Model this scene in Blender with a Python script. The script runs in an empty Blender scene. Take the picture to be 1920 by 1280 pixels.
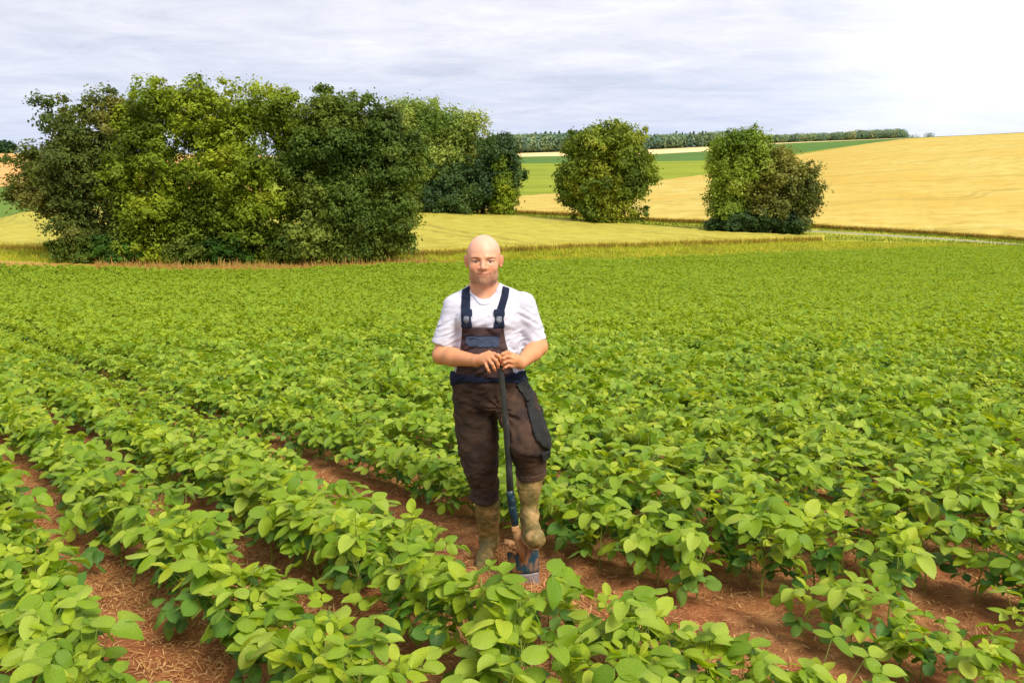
import bpy, math, random
import numpy as np
from mathutils import Vector, Matrix, Euler

sc = bpy.context.scene
COL = sc.collection
rng = np.random.RandomState(7)
random.seed(7)

# ------------------------------------------------------------------ camera
FPX = 1400.0                      # focal length in pixels of the 1920 wide photograph
PITCH = math.radians(12.5)
CAMZ = 1.55
cam_d = bpy.data.cameras.new('camera')
cam_d.sensor_width = 36.0
cam_d.lens = FPX / 1920 * 36.0
cam_d.clip_start = 0.05
cam_d.clip_end = 20000
cam = bpy.data.objects.new('camera', cam_d)
COL.objects.link(cam)
cam.location = (0, 0, CAMZ)
cam.rotation_euler = (math.pi / 2 - PITCH, 0, 0)
sc.camera = cam

# ------------------------------------------------------------------ colour management
sc.view_settings.view_transform = 'Standard'
sc.view_settings.look = 'None'
sc.view_settings.gamma = 1.0
sc.view_settings.exposure = 0.74
sc.view_settings.use_curve_mapping = False
sc.cycles.max_bounces = 6
sc.cycles.transparent_max_bounces = 6
sc.cycles.use_denoising = True

# ------------------------------------------------------------------ sun
SUN_EL, SUN_AZ = math.radians(50), math.radians(140)     # azimuth clockwise from +Y
sun_d = bpy.data.lights.new('sun', 'SUN')
sun_d.energy = 2.6
sun_d.angle = math.radians(22)
sun_d.color = (1.0, 0.93, 0.80)
sun = bpy.data.objects.new('sun', sun_d)
COL.objects.link(sun)
sdir = Vector((math.sin(SUN_AZ) * math.cos(SUN_EL), math.cos(SUN_AZ) * math.cos(SUN_EL), math.sin(SUN_EL)))
sun.rotation_euler = sdir.to_track_quat('Z', 'Y').to_euler()
sun.location = (20, -20, 40)

# ------------------------------------------------------------------ world
def build_world():
    w = bpy.data.worlds.new('World')
    sc.world = w
    w.use_nodes = True
    nt = w.node_tree
    nt.nodes.clear()
    N = nt.nodes.new
    L = nt.links.new
    out = N('ShaderNodeOutputWorld')
    bg = N('ShaderNodeBackground')
    bg.inputs['Strength'].default_value = 0.1
    sky = N('ShaderNodeTexSky')
    sky.sky_type = 'NISHITA'
    sky.sun_disc = False
    sky.sun_elevation = SUN_EL
    sky.sun_rotation = SUN_AZ
    tc = N('ShaderNodeTexCoord')
    sep = N('ShaderNodeSeparateXYZ')
    L(tc.outputs['Generated'], sep.inputs[0])
    # project the direction on a flat cloud deck
    mz = N('ShaderNodeMath'); mz.operation = 'MAXIMUM'; L(sep.outputs['Z'], mz.inputs[0]); mz.inputs[1].default_value = 0.0
    az = N('ShaderNodeMath'); az.operation = 'ADD'; L(mz.outputs[0], az.inputs[0]); az.inputs[1].default_value = 0.10
    dx = N('ShaderNodeMath'); dx.operation = 'DIVIDE'; L(sep.outputs['X'], dx.inputs[0]); L(az.outputs[0], dx.inputs[1])
    dy = N('ShaderNodeMath'); dy.operation = 'DIVIDE'; L(sep.outputs['Y'], dy.inputs[0]); L(az.outputs[0], dy.inputs[1])
    cb = N('ShaderNodeCombineXYZ'); L(dx.outputs[0], cb.inputs[0]); L(dy.outputs[0], cb.inputs[1])
    def noise(scale, detail, rough, vec, sx=1.0, sy=1.0, off=0.0):
        m = N('ShaderNodeMapping'); m.inputs['Scale'].default_value = (sx, sy, 1); m.inputs['Location'].default_value = (off, off * .7, off)
        L(vec, m.inputs[0])
        n = N('ShaderNodeTexNoise'); n.inputs['Scale'].default_value = scale
        n.inputs['Detail'].default_value = detail; n.inputs['Roughness'].default_value = rough
        n.inputs['Distortion'].default_value = 0.4
        L(m.outputs[0], n.inputs['Vector'])
        return n.outputs['Fac']
    n1 = noise(0.55, 9, 0.60, cb.outputs[0], 0.8, 1.0, 3.1)
    n2 = noise(2.6, 9, 0.68, cb.outputs[0], 0.7, 1.0, 9.4)
    s = N('ShaderNodeMath'); s.operation = 'MULTIPLY_ADD'; L(n2, s.inputs[0]); s.inputs[1].default_value = 0.50; 
    m1 = N('ShaderNodeMath'); m1.operation = 'MULTIPLY'; L(n1, m1.inputs[0]); m1.inputs[1].default_value = 0.50
    L(m1.outputs[0], s.inputs[2])
    ramp = N('ShaderNodeValToRGB')
    cr = ramp.color_ramp
    cr.elements[0].position = 0.37; cr.elements[0].color = (0.58, 0.61, 0.73, 1)
    cr.elements[1].position = 0.63; cr.elements[1].color = (0.90, 0.90, 0.96, 1)
    e = cr.elements.new(0.46); e.color = (0.69, 0.705, 0.82, 1)
    e = cr.elements.new(0.55); e.color = (0.80, 0.80, 0.88, 1)
    L(s.outputs[0], ramp.inputs[0])
    # near the horizon the deck thins to pale blue
    hz = N('ShaderNodeMapRange'); hz.inputs['From Min'].default_value = 0.0; hz.inputs['From Max'].default_value = 0.16
    hz.inputs['To Min'].default_value = 0.55; hz.inputs['To Max'].default_value = 0.0
    L(sep.outputs['Z'], hz.inputs['Value'])
    n3 = noise(1.1, 4, 0.5, cb.outputs[0], 0.35, 1.0, 17.0)
    hm = N('ShaderNodeMath'); hm.operation = 'MULTIPLY'; L(hz.outputs[0], hm.inputs[0]); L(n3, hm.inputs[1])
    hm2 = N('ShaderNodeMath'); hm2.operation = 'MULTIPLY'; L(hm.outputs[0], hm2.inputs[0]); hm2.inputs[1].default_value = 1.7
    mixh = N('ShaderNodeMix'); mixh.data_type = 'RGBA'; mixh.clamp_factor = True
    L(hm2.outputs[0], mixh.inputs[0]); L(ramp.outputs[0], mixh.inputs[6]); mixh.inputs[7].default_value = (0.42, 0.55, 0.85, 1)
    # bright thin spot of the cloud layer, upper right
    gd = Vector((math.sin(math.radians(30)), math.cos(math.radians(30)), 0.17)).normalized()
    dt = N('ShaderNodeVectorMath'); dt.operation = 'DOT_PRODUCT'; L(tc.outputs['Generated'], dt.inputs[0]); dt.inputs[1].default_value = gd
    def lobe(pw, amp):
        c = N('ShaderNodeMath'); c.operation = 'MAXIMUM'; L(dt.outputs['Value'], c.inputs[0]); c.inputs[1].default_value = 0.0
        p = N('ShaderNodeMath'); p.operation = 'POWER'; L(c.outputs[0], p.inputs[0]); p.inputs[1].default_value = pw
        a = N('ShaderNodeMath'); a.operation = 'MULTIPLY'; L(p.outputs[0], a.inputs[0]); a.inputs[1].default_value = amp
        return a.outputs[0]
    g1, g2 = lobe(14, 0.07), lobe(110, 0.28)
    ga = N('ShaderNodeMath'); ga.operation = 'ADD'; L(g1, ga.inputs[0]); L(g2, ga.inputs[1])
    glow = N('ShaderNodeMix'); glow.data_type = 'RGBA'; glow.blend_type = 'ADD'; glow.inputs[0].default_value = 1.0
    gc = N('ShaderNodeMix'); gc.data_type = 'RGBA'; gc.blend_type = 'MULTIPLY'; gc.inputs[0].default_value = 1.0
    L(ga.outputs[0], gc.inputs[6]); gc.inputs[7].default_value = (1.0, 0.96, 0.86, 1)
    L(mixh.outputs[2], glow.inputs[6]); L(gc.outputs[2], glow.inputs[7])
    # clouds over the physical sky (both in the units of the 0.1 background)
    cs = N('ShaderNodeMix'); cs.data_type = 'RGBA'; cs.blend_type = 'MULTIPLY'; cs.inputs[0].default_value = 1.0
    L(glow.outputs[2], cs.inputs[6]); cs.inputs[7].default_value = (6.7, 6.7, 6.7, 1)
    mx = N('ShaderNodeMix'); mx.data_type = 'RGBA'; mx.inputs[0].default_value = 0.93
    L(sky.outputs[0], mx.inputs[6]); L(cs.outputs[2], mx.inputs[7])
    L(mx.outputs[2], bg.inputs['Color'])
    L(bg.outputs[0], out.inputs[0])
build_world()

# ================================================================== helpers
def srgb(r, g, b):
    f = lambda c: (c / 255 / 12.92) if c / 255 <= 0.04045 else ((c / 255 + 0.055) / 1.055) ** 2.4
    return (f(r), f(g), f(b), 1.0)

def ray(px, py):
    """pixel of the photograph -> sideways and upward slope per metre forward"""
    u = (px - 960) / FPX
    v = (py - 640) / FPX
    f = math.cos(PITCH) - v * math.sin(PITCH)
    up = -(math.sin(PITCH) + v * math.cos(PITCH))
    return u / f, up / f

def P(px, py, Y):
    t, s = ray(px, py)
    return np.array((t * Y, Y, CAMZ + s * Y))

def tag(o, label=None, cat=None, group=None, kind=None):
    if label: o['label'] = label
    if cat: o['category'] = cat
    if group: o['group'] = group
    if kind: o['kind'] = kind
    return o

def link(o, parent=None):
    COL.objects.link(o)
    if parent is not None:
        o.parent = parent
    return o

def empty(name, loc):
    o = bpy.data.objects.new(name, None)
    o.location = loc
    COL.objects.link(o)
    return o

def mesh_np(name, V, Fq, mats=(), smooth=True, uv=None, mi=None, col=None):
    """V (n,3), Fq (m,4) or (m,3) int, optional per-vertex uv (n,2) and colour (n,3)"""
    V = np.asarray(V, np.float32)
    me = bpy.data.meshes.new(name)
    me.vertices.add(len(V))
    me.vertices.foreach_set('co', V.ravel())
    if Fq is not None and len(Fq):
        Fq = np.asarray(Fq, np.int32)
        k = Fq.shape[1]
        me.loops.add(Fq.size)
        me.loops.foreach_set('vertex_index', Fq.ravel())
        me.polygons.add(len(Fq))
        me.polygons.foreach_set('loop_start', np.arange(0, Fq.size, k, dtype=np.int32))
        me.polygons.foreach_set('loop_total', np.full(len(Fq), k, np.int32))
        if mi is not None:
            me.polygons.foreach_set('material_index', np.asarray(mi, np.int32))
        me.polygons.foreach_set('use_smooth', np.full(len(Fq), smooth, bool))
        if uv is not None:
            l = me.uv_layers.new(name='UVMap')
            l.data.foreach_set('uv', np.asarray(uv, np.float32)[Fq.ravel()].ravel())
    if col is not None:
        a = me.color_attributes.new('Col', 'FLOAT_COLOR', 'POINT')
        c4 = np.ones((len(V), 4), np.float32)
        c4[:, :3] = col
        a.data.foreach_set('color', c4.ravel())
    for m in mats:
        me.materials.append(m)
    me.update()
    me.validate()
    return me

def mobj(name, V, Fq, mats, parent=None, origin=None, **k):
    V = np.asarray(V, float)
    if origin is not None:
        V = V - np.asarray(origin)
    o = bpy.data.objects.new(name, mesh_np(name, V, Fq, mats, **k))
    return link(o, parent)

_tab = np.random.RandomState(3).rand(32, 32, 32).astype(np.float32)
def vn(x, y, z, s):
    """smooth value noise in -1..1"""
    x = np.asarray(x) / s + 100; y = np.asarray(y) / s + 100; z = np.asarray(z) / s + 100
    xi = np.floor(x).astype(int); yi = np.floor(y).astype(int); zi = np.floor(z).astype(int)
    fx = x - xi; fy = y - yi; fz = z - zi
    fx = fx * fx * (3 - 2 * fx); fy = fy * fy * (3 - 2 * fy); fz = fz * fz * (3 - 2 * fz)
    xi &= 31; yi &= 31; zi &= 31
    x1 = (xi + 1) & 31; y1 = (yi + 1) & 31; z1 = (zi + 1) & 31
    T = _tab
    a = T[xi, yi, zi] * (1 - fx) + T[x1, yi, zi] * fx
    b = T[xi, y1, zi] * (1 - fx) + T[x1, y1, zi] * fx
    c = T[xi, yi, z1] * (1 - fx) + T[x1, yi, z1] * fx
    d = T[xi, y1, z1] * (1 - fx) + T[x1, y1, z1] * fx
    return ((a * (1 - fy) + b * fy) * (1 - fz) + (c * (1 - fy) + d * fy) * fz) * 2 - 1

def ss(a, b, x):
    t = np.clip((x - a) / (b - a), 0, 1)
    return t * t * (3 - 2 * t)

# ------------------------------------------------------------------ materials
def mat(name, rough=0.8, spec=0.3):
    m = bpy.data.materials.new(name)
    m.use_nodes = True
    nt = m.node_tree
    b = nt.nodes['Principled BSDF']
    b.inputs['Roughness'].default_value = rough
    b.inputs['Specular IOR Level'].default_value = spec
    return m, nt, b

def noise_mat(name, stops, scale=5.0, detail=6, rough=0.85, spec=0.2, bump=0.0, bscale=None, bdist=0.01,
              stretch=(1, 1, 1), coord='Object', nrough=0.6, scale2=None, mix2=0.0, col2=(0, 0, 0, 1), rot=0.0):
    m, nt, b = mat(name, rough, spec)
    N, L = nt.nodes.new, nt.links.new
    tc = N('ShaderNodeTexCoord')
    mp = N('ShaderNodeMapping'); mp.inputs['Scale'].default_value = stretch; mp.inputs['Rotation'].default_value = (0, 0, rot)
    if rot:
        mp0 = N('ShaderNodeMapping'); mp0.inputs['Rotation'].default_value = (0, 0, rot)
        L(tc.outputs[coord], mp0.inputs[0]); mp.inputs['Rotation'].default_value = (0, 0, 0)
        L(mp0.outputs[0], mp.inputs[0])
    else:
        L(tc.outputs[coord], mp.inputs[0])
    n = N('ShaderNodeTexNoise'); n.inputs['Scale'].default_value = scale; n.inputs['Detail'].default_value = detail
    n.inputs['Roughness'].default_value = nrough
    L(mp.outputs[0], n.inputs['Vector'])
    r = N('ShaderNodeValToRGB')
    els = r.color_ramp.elements
    els[0].position, els[0].color = stops[0]
    els[1].position, els[1].color = stops[-1]
    for p_, c_ in stops[1:-1]:
        e = els.new(p_); e.color = c_
    L(n.outputs['Fac'], r.inputs[0])
    src = r.outputs[0]
    if scale2:
        n2 = N('ShaderNodeTexNoise'); n2.inputs['Scale'].default_value = scale2; n2.inputs['Detail'].default_value = 4
        L(tc.outputs[coord], n2.inputs['Vector'])
        mr = N('ShaderNodeMapRange'); mr.inputs['From Min'].default_value = 0.42; mr.inputs['From Max'].default_value = 0.62
        mr.inputs['To Max'].default_value = mix2
        L(n2.outputs['Fac'], mr.inputs['Value'])
        mx = N('ShaderNodeMix'); mx.data_type = 'RGBA'
        L(mr.outputs[0], mx.inputs[0]); L(src, mx.inputs[6]); mx.inputs[7].default_value = col2
        src = mx.outputs[2]
    L(src, b.inputs['Base Color'])
    if bump:
        nb = N('ShaderNodeTexNoise'); nb.inputs['Scale'].default_value = bscale or scale * 4; nb.inputs['Detail'].default_value = 6
        L(mp.outputs[0], nb.inputs['Vector'])
        bp = N('ShaderNodeBump'); bp.inputs['Strength'].default_value = bump; bp.inputs['Distance'].default_value = bdist
        L(nb.outputs['Fac'], bp.inputs['Height']); L(bp.outputs[0], b.inputs['Normal'])
    return m

def leaf_mat(name, c_dark, c_mid, c_light, transl=0.35, veins=True, rough=0.5, vary=0.25):
    m, nt, b = mat(name, rough, 0.35)
    N, L = nt.nodes.new, nt.links.new
    oi = N('ShaderNodeObjectInfo')
    geo = N('ShaderNodeNewGeometry')
    ri = N('ShaderNodeMath'); ri.operation = 'ADD'; L(oi.outputs['Random'], ri.inputs[0]); L(geo.outputs['Random Per Island'], ri.inputs[1])
    rf = N('ShaderNodeMath'); rf.operation = 'MULTIPLY'; L(ri.outputs[0], rf.inputs[0]); rf.inputs[1].default_value = 0.5
    r = N('ShaderNodeValToRGB'); els = r.color_ramp.elements
    els[0].position = 0.12; els[0].color = c_dark
    els[1].position = 0.88; els[1].color = c_light
    e = els.new(0.5); e.color = c_mid
    L(rf.outputs[0], r.inputs[0])
    src = r.outputs[0]
    # mottling over each blade
    tc = N('ShaderNodeTexCoord')
    n = N('ShaderNodeTexNoise'); n.inputs['Scale'].default_value = 30; n.inputs['Detail'].default_value = 3
    L(tc.outputs['Object'], n.inputs['Vector'])
    mr = N('ShaderNodeMapRange'); mr.inputs['From Min'].default_value = 0.3; mr.inputs['From Max'].default_value = 0.7
    mr.inputs['To Min'].default_value = 0.82; mr.inputs['To Max'].default_value = 1.2
    L(n.outputs['Fac'], mr.inputs['Value'])
    vm = N('ShaderNodeVectorMath'); vm.operation = 'SCALE'; L(src, vm.inputs[0]); L(mr.outputs[0], vm.inputs['Scale'])
    src = vm.outputs[0]
    if veins:
        uv = N('ShaderNodeUVMap')
        sp = N('ShaderNodeSeparateXYZ'); L(uv.outputs[0], sp.inputs[0])
        ab = N('ShaderNodeMath'); ab.operation = 'ABSOLUTE'; L(sp.outputs['X'], ab.inputs[0])
        # side veins run forward from the midrib
        k = N('ShaderNodeMath'); k.operation = 'MULTIPLY'; L(ab.outputs[0], k.inputs[0]); k.inputs[1].default_value = -0.75
        a = N('ShaderNodeMath'); a.operation = 'ADD'; L(sp.outputs['Y'], a.inputs[0]); L(k.outputs[0], a.inputs[1])
        f = N('ShaderNodeMath'); f.operation = 'MULTIPLY'; L(a.outputs[0], f.inputs[0]); f.inputs[1].default_value = 8.0
        fr = N('ShaderNodeMath'); fr.operation = 'PINGPONG'; L(f.outputs[0], fr.inputs[0]); fr.inputs[1].default_value = 0.5
        vr = N('ShaderNodeMapRange'); vr.inputs['From Min'].default_value = 0.0; vr.inputs['From Max'].default_value = 0.11
        vr.inputs['To Min'].default_value = 1.0; vr.inputs['To Max'].default_value = 0.0
        L(fr.outputs[0], vr.inputs['Value'])
        md = N('ShaderNodeMapRange'); md.inputs['From Min'].default_value = 0.0; md.inputs['From Max'].default_value = 0.035
        md.inputs['To Min'].default_value = 1.0; md.inputs['To Max'].default_value = 0.0
        L(ab.outputs[0], md.inputs['Value'])
        mxv = N('ShaderNodeMath'); mxv.operation = 'MAXIMUM'; L(vr.outputs[0], mxv.inputs[0]); L(md.outputs[0], mxv.inputs[1])
        vf = N('ShaderNodeMath'); vf.operation = 'MULTIPLY'; L(mxv.outputs[0], vf.inputs[0]); vf.inputs[1].default_value = 0.24
        mc = N('ShaderNodeMix'); mc.data_type = 'RGBA'
        L(vf.outputs[0], mc.inputs[0]); L(src, mc.inputs[6]); mc.inputs[7].default_value = (0.30, 0.42, 0.10, 1)
        src = mc.outputs[2]
        # quilted relief between the veins
        bp = N('ShaderNodeBump'); bp.inputs['Strength'].default_value = 0.35; bp.inputs['Distance'].default_value = 0.003
        inv = N('ShaderNodeMath'); inv.operation = 'MULTIPLY'; L(fr.outputs[0], inv.inputs[0]); inv.inputs[1].default_value = 1.0
        ad = N('ShaderNodeMath'); ad.operation = 'MULTIPLY_ADD'; L(n.outputs['Fac'], ad.inputs[0]); ad.inputs[1].default_value = 0.8; L(inv.outputs[0], ad.inputs[2])
        L(ad.outputs[0], bp.inputs['Height']); L(bp.outputs[0], b.inputs['Normal'])
    L(src, b.inputs['Base Color'])
    tr = N('ShaderNodeBsdfTranslucent')
    tcx = N('ShaderNodeMix'); tcx.data_type = 'RGBA'; tcx.blend_type = 'MULTIPLY'; tcx.inputs[0].default_value = 1.0
    L(src, tcx.inputs[6]); tcx.inputs[7].default_value = (1.5, 1.35, 0.5, 1)
    L(tcx.outputs[2], tr.inputs['Color'])
    ms = N('ShaderNodeMixShader'); ms.inputs[0].default_value = transl
    L(b.outputs[0], ms.inputs[1]); L(tr.outputs[0], ms.inputs[2])
    L(ms.outputs[0], nt.nodes['Material Output'].inputs['Surface'])
    return m

def attr_leaf_mat(name, transl=0.3, rough=0.6, coltr=(1.4, 1.3, 0.5, 1)):
    """foliage whose hue comes from a per-vertex attribute (leaf species, age, painted distance haze)"""
    m, nt, b = mat(name, rough, 0.25)
    N, L = nt.nodes.new, nt.links.new
    at = N('ShaderNodeAttribute'); at.attribute_name = 'Col'
    L(at.outputs['Color'], b.inputs['Base Color'])
    tr = N('ShaderNodeBsdfTranslucent')
    tcx = N('ShaderNodeMix'); tcx.data_type = 'RGBA'; tcx.blend_type = 'MULTIPLY'; tcx.inputs[0].default_value = 1.0
    L(at.outputs['Color'], tcx.inputs[6]); tcx.inputs[7].default_value = coltr
    L(tcx.outputs[2], tr.inputs['Color'])
    ms = N('ShaderNodeMixShader'); ms.inputs[0].default_value = transl
    L(b.outputs[0], ms.inputs[1]); L(tr.outputs[0], ms.inputs[2])
    L(ms.outputs[0], nt.nodes['Material Output'].inputs['Surface'])
    return m

# ================================================================== TERRAIN
def H0(Y):
    Yc = np.clip(Y, -40, 56.0)
    return np.where(Yc > -5, -.158 * Yc + .0014 * Yc * Yc, .79 + .035 - .12 * (Yc + 5))

# surveyed boundary lines: (photo x, photo y, metres forward)
BL = dict(
 soy=[(0,505,52),(180,508,52),(300,515,51),(500,515,51),(740,504,53),(900,499,55),(1200,491,60),(1500,479,68),(1700,471,73),(1920,468,77)],
 strip=[(0,490,56),(180,495,56),(300,498,56),(500,498,56),(740,494,57),(900,493,58),(1200,485,63),(1500,473,71),(1700,466,76),(1920,465.5,79)],
 wheatf=[(0,470,64),(100,473,64),(300,478,62),(500,480,62),(780,483,62),(1000,472,66),(1300,461,75),(1480,455,82),(1560,452,86),(1700,456,84),(1920,463.5,80.5)],
 wheatb=[(0,418,108),(60,402,114),(120,396,118),(300,398,115),(500,400,110),(700,404,106),(800,407,104),(960,412,102),(1250,433,96),(1330,440,94),(1500,451,88),(1560,450.5,87),(1700,455,85),(1920,463,81)],
 path1=[(0,417,109),(120,395,120),(500,398,115),(700,403,111),(960,410,107),(1250,424.5,101),(1530,435,95),(1700,445,90),(1920,460.5,84)],
 path2=[(0,416,110),(120,394,121),(500,397,117),(700,401,113),(960,408,109),(1250,422,103),(1530,432.5,97.2),(1700,442.3,92.4),(1920,458,86)],
 farf=[(0,410,118),(120,391,125),(500,394,121),(700,396,118),(960,401,115),(1060,405,112),(1250,417,107),(1530,428,101),(1700,438,97),(1920,454,90)],
 farb=[(0,350,230),(60,350,230),(300,355,230),(500,366,200),(700,372,180),(960,373,170),(1040,368,175),(1230,343,230),(1330,330,260),(1500,292,350),(1700,262,420),(1800,257,428),(1920,251,430)],
 greenb=[(0,288,420),(300,290,420),(500,298,400),(700,308,340),(980,307,330),(1230,303,340),(1330,301,345),(1500,287,372),(1700,261,425),(1800,256,433),(1920,250.3,436)],
 darkb=[(0,287.5,430),(300,289,430),(500,296,420),(700,296,405),(980,294,400),(1230,289,410),(1340,283,415),(1450,270,422),(1680,260,440),(1800,254.5,445),(1920,248.6,450)],
 stripeb=[(0,287,445),(300,288,445),(500,292,460),(700,289,470),(980,287,470),(1230,280,470),(1350,274,470),(1450,268.5,450),(1690,259,456),(1800,254.2,460),(1920,248.2,465)],
)
TB = np.concatenate([np.linspace(-1.9, -.85, 24)[:-1], np.linspace(-.85, .85, 420), np.linspace(.85, 1.9, 24)[1:]])
def line(name):
    a = np.array([(ray(x, y)[0], Y, CAMZ + ray(x, y)[1] * Y) for x, y, Y in BL[name]])
    o = np.argsort(a[:, 0]); a = a[o]
    return np.interp(TB, a[:, 0], a[:, 1]), np.interp(TB, a[:, 0], a[:, 2])
LN = {k: line(k) for k in BL}
for k in ('wheatf', 'soy', 'strip', 'farf'):            # edges mown by hand wander a little
    y, z = LN[k]
    LN[k] = (y + 0.35 * vn(TB * 60, 0, 0, 1.7) + .15 * vn(TB * 60, 5, 0, .5), z)
# keep the order of the lines
order = ['soy', 'strip', 'wheatf', 'wheatb', 'path1', 'path2', 'farf', 'farb', 'greenb', 'darkb', 'stripeb']
for a, b_ in zip(order, order[1:]):
    LN[b_] = (np.maximum(LN[b_][0], LN[a][0] + 0.25), LN[b_][1])

def strip_pts(a, b, n, lift=0.0, rel=False):
    ya, za = a; yb, zb = b
    s = np.linspace(0, 1, n)[:, None]
    Y = ya * (1 - s) + yb * s
    Z = za * (1 - s) + zb * s
    X = TB * Y
    return np.stack([X, Y, Z + lift], -1)

def grid_faces(nr, nc):
    i = np.arange(nr - 1)[:, None] * nc + np.arange(nc - 1)[None, :]
    i = i.ravel()
    return np.stack([i, i + 1, i + nc + 1, i + nc], 1)

def t_of(px): return (px - 960) / FPX / 1.0
def cols(p0, p1):
    """column range between two photo x positions (about the height of the horizon)"""
    t0 = -9 if p0 is None else ray(p0, 400)[0]
    t1 = 9 if p1 is None else ray(p1, 400)[0]
    i = np.where((TB >= t0) & (TB <= t1))[0]
    return max(i[0] - (0 if p0 is None else 1), 0), i[-1] + 1

M = {}
M['soil'] = noise_mat('red_soil', [(.30, srgb(112, 72, 44)), (.5, srgb(158, 108, 68)), (.68, srgb(188, 140, 92))], scale=9, detail=9,
                      rough=.95, spec=.1, bump=.9, bscale=55, bdist=.02, scale2=2.0, mix2=.5, col2=srgb(146, 82, 54), nrough=.7)
M['dry'] = noise_mat('dry_grass_ground', [(.35, srgb(150, 120, 50)), (.65, srgb(200, 150, 80))], scale=3, detail=8, bump=.4, stretch=(1, 3, 1))
M['verge'] = noise_mat('verge_grass', [(.32, srgb(104, 128, 30)), (.5, srgb(166, 168, 44)), (.68, srgb(196, 184, 66))], scale=.8, detail=9, bump=.6, bscale=6, bdist=.2, stretch=(.5, 1.6, 1))
M['wheat'] = noise_mat('ripening_wheat', [(.3, srgb(160, 146, 56)), (.5, srgb(180, 170, 66)), (.7, srgb(194, 184, 86))], scale=.5, detail=12, bump=.6, bscale=9, bdist=.15, stretch=(.8, 1.4, 1), nrough=.65, rot=.25)
M['wheat2'] = noise_mat('ripe_wheat', [(.3, srgb(180, 150, 66)), (.5, srgb(196, 174, 86)), (.7, srgb(206, 188, 108))], scale=.25, detail=12, bump=.45, bscale=6, bdist=.2, stretch=(.7, 1.3, 1), nrough=.6,
                        scale2=.018, mix2=.75, col2=srgb(194, 162, 68), rot=-.3)
M['gravel'] = noise_mat('gravel_path', [(.3, srgb(140, 136, 108)), (.7, srgb(168, 162, 136))], scale=4, bump=.3)
M['green'] = noise_mat('young_crop', [(.3, srgb(116, 128, 18)), (.5, srgb(134, 146, 26)), (.7, srgb(150, 158, 40))], scale=.10, detail=9, bump=.3, bscale=1, bdist=.2, stretch=(.5, 2.0, 1))
M['dgreen'] = noise_mat('dark_green_crop', [(.3, srgb(70, 104, 34)), (.7, srgb(94, 126, 48))], scale=.12, detail=8, bump=.3, stretch=(.5, 2.0, 1))
M['stubble'] = noise_mat('pale_stubble', [(.3, srgb(222, 192, 130)), (.7, srgb(238, 212, 156))], scale=.1)
M['orange'] = noise_mat('orange_wheat', [(.3, srgb(206, 150, 84)), (.7, srgb(226, 172, 104))], scale=.1, detail=8, stretch=(.5, 2, 1))
M['lgreen'] = noise_mat('meadow_green', [(.3, srgb(84, 112, 26)), (.7, srgb(108, 134, 40))], scale=.1, detail=8, stretch=(.5, 2, 1))
M['far'] = noise_mat('distant_ground', [(.3, srgb(90, 110, 50)), (.7, srgb(130, 140, 70))], scale=.02)

def tramlines(m, spacing, width, amount, rot, bend=.0):
    """pairs of faint wheel tracks through a standing crop"""
    nt = m.node_tree; N, L = nt.nodes.new, nt.links.new
    b = nt.nodes['Principled BSDF']; src = b.inputs['Base Color'].links[0].from_socket
    tc = N('ShaderNodeTexCoord'); mp = N('ShaderNodeMapping'); mp.inputs['Rotation'].default_value = (0, 0, rot)
    L(tc.outputs['Object'], mp.inputs[0])
    sp = N('ShaderNodeSeparateXYZ'); L(mp.outputs[0], sp.inputs[0])
    n = N('ShaderNodeTexNoise'); n.inputs['Scale'].default_value = .02; L(mp.outputs[0], n.inputs['Vector'])
    a = N('ShaderNodeMath'); a.operation = 'MULTIPLY_ADD'; L(n.outputs['Fac'], a.inputs[0]); a.inputs[1].default_value = bend; L(sp.outputs['Y'], a.inputs[2])
    p = N('ShaderNodeMath'); p.operation = 'PINGPONG'; L(a.outputs[0], p.inputs[0]); p.inputs[1].default_value = spacing / 2
    d = N('ShaderNodeMath'); d.operation = 'SUBTRACT'; L(p.outputs[0], d.inputs[0]); d.inputs[1].default_value = .9
    d2 = N('ShaderNodeMath'); d2.operation = 'ABSOLUTE'; L(d.outputs[0], d2.inputs[0])
    r = N('ShaderNodeMapRange'); r.inputs['From Max'].default_value = width; r.inputs['To Min'].default_value = amount; r.inputs['To Max'].default_value = 0
    L(d2.outputs[0], r.inputs['Value'])
    mx = N('ShaderNodeMix'); mx.data_type = 'RGBA'; L(r.outputs[0], mx.inputs[0]); L(src, mx.inputs[6]); mx.inputs[7].default_value = srgb(104, 104, 40)
    L(mx.outputs[2], b.inputs['Base Color'])
tramlines(M['wheat'], 15, .45, .45, .9, 30)
tramlines(M['wheat2'], 24, .8, .30, -.35, 40)
tramlines(M['green'], 24, .8, .30, -.25, 30)

def terrain(name, a, b, n, m, label, p0=None, p1=None, amp=0.0, lift=0.0):
    A = strip_pts(a, b, n, lift)
    c0, c1 = cols(p0, p1)
    A = A[:, c0:c1 + 1] if c1 < A.shape[1] else A[:, c0:]
    if amp:
        e = np.sin(np.linspace(0, math.pi, n))[:, None] ** .5
        A[..., 2] += amp * e * vn(A[..., 0], A[..., 1], 0, 6)
    o = mobj(name, A.reshape(-1, 3), grid_faces(*A.shape[:2]), [m])
    return tag(o, label, kind='structure')

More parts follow.
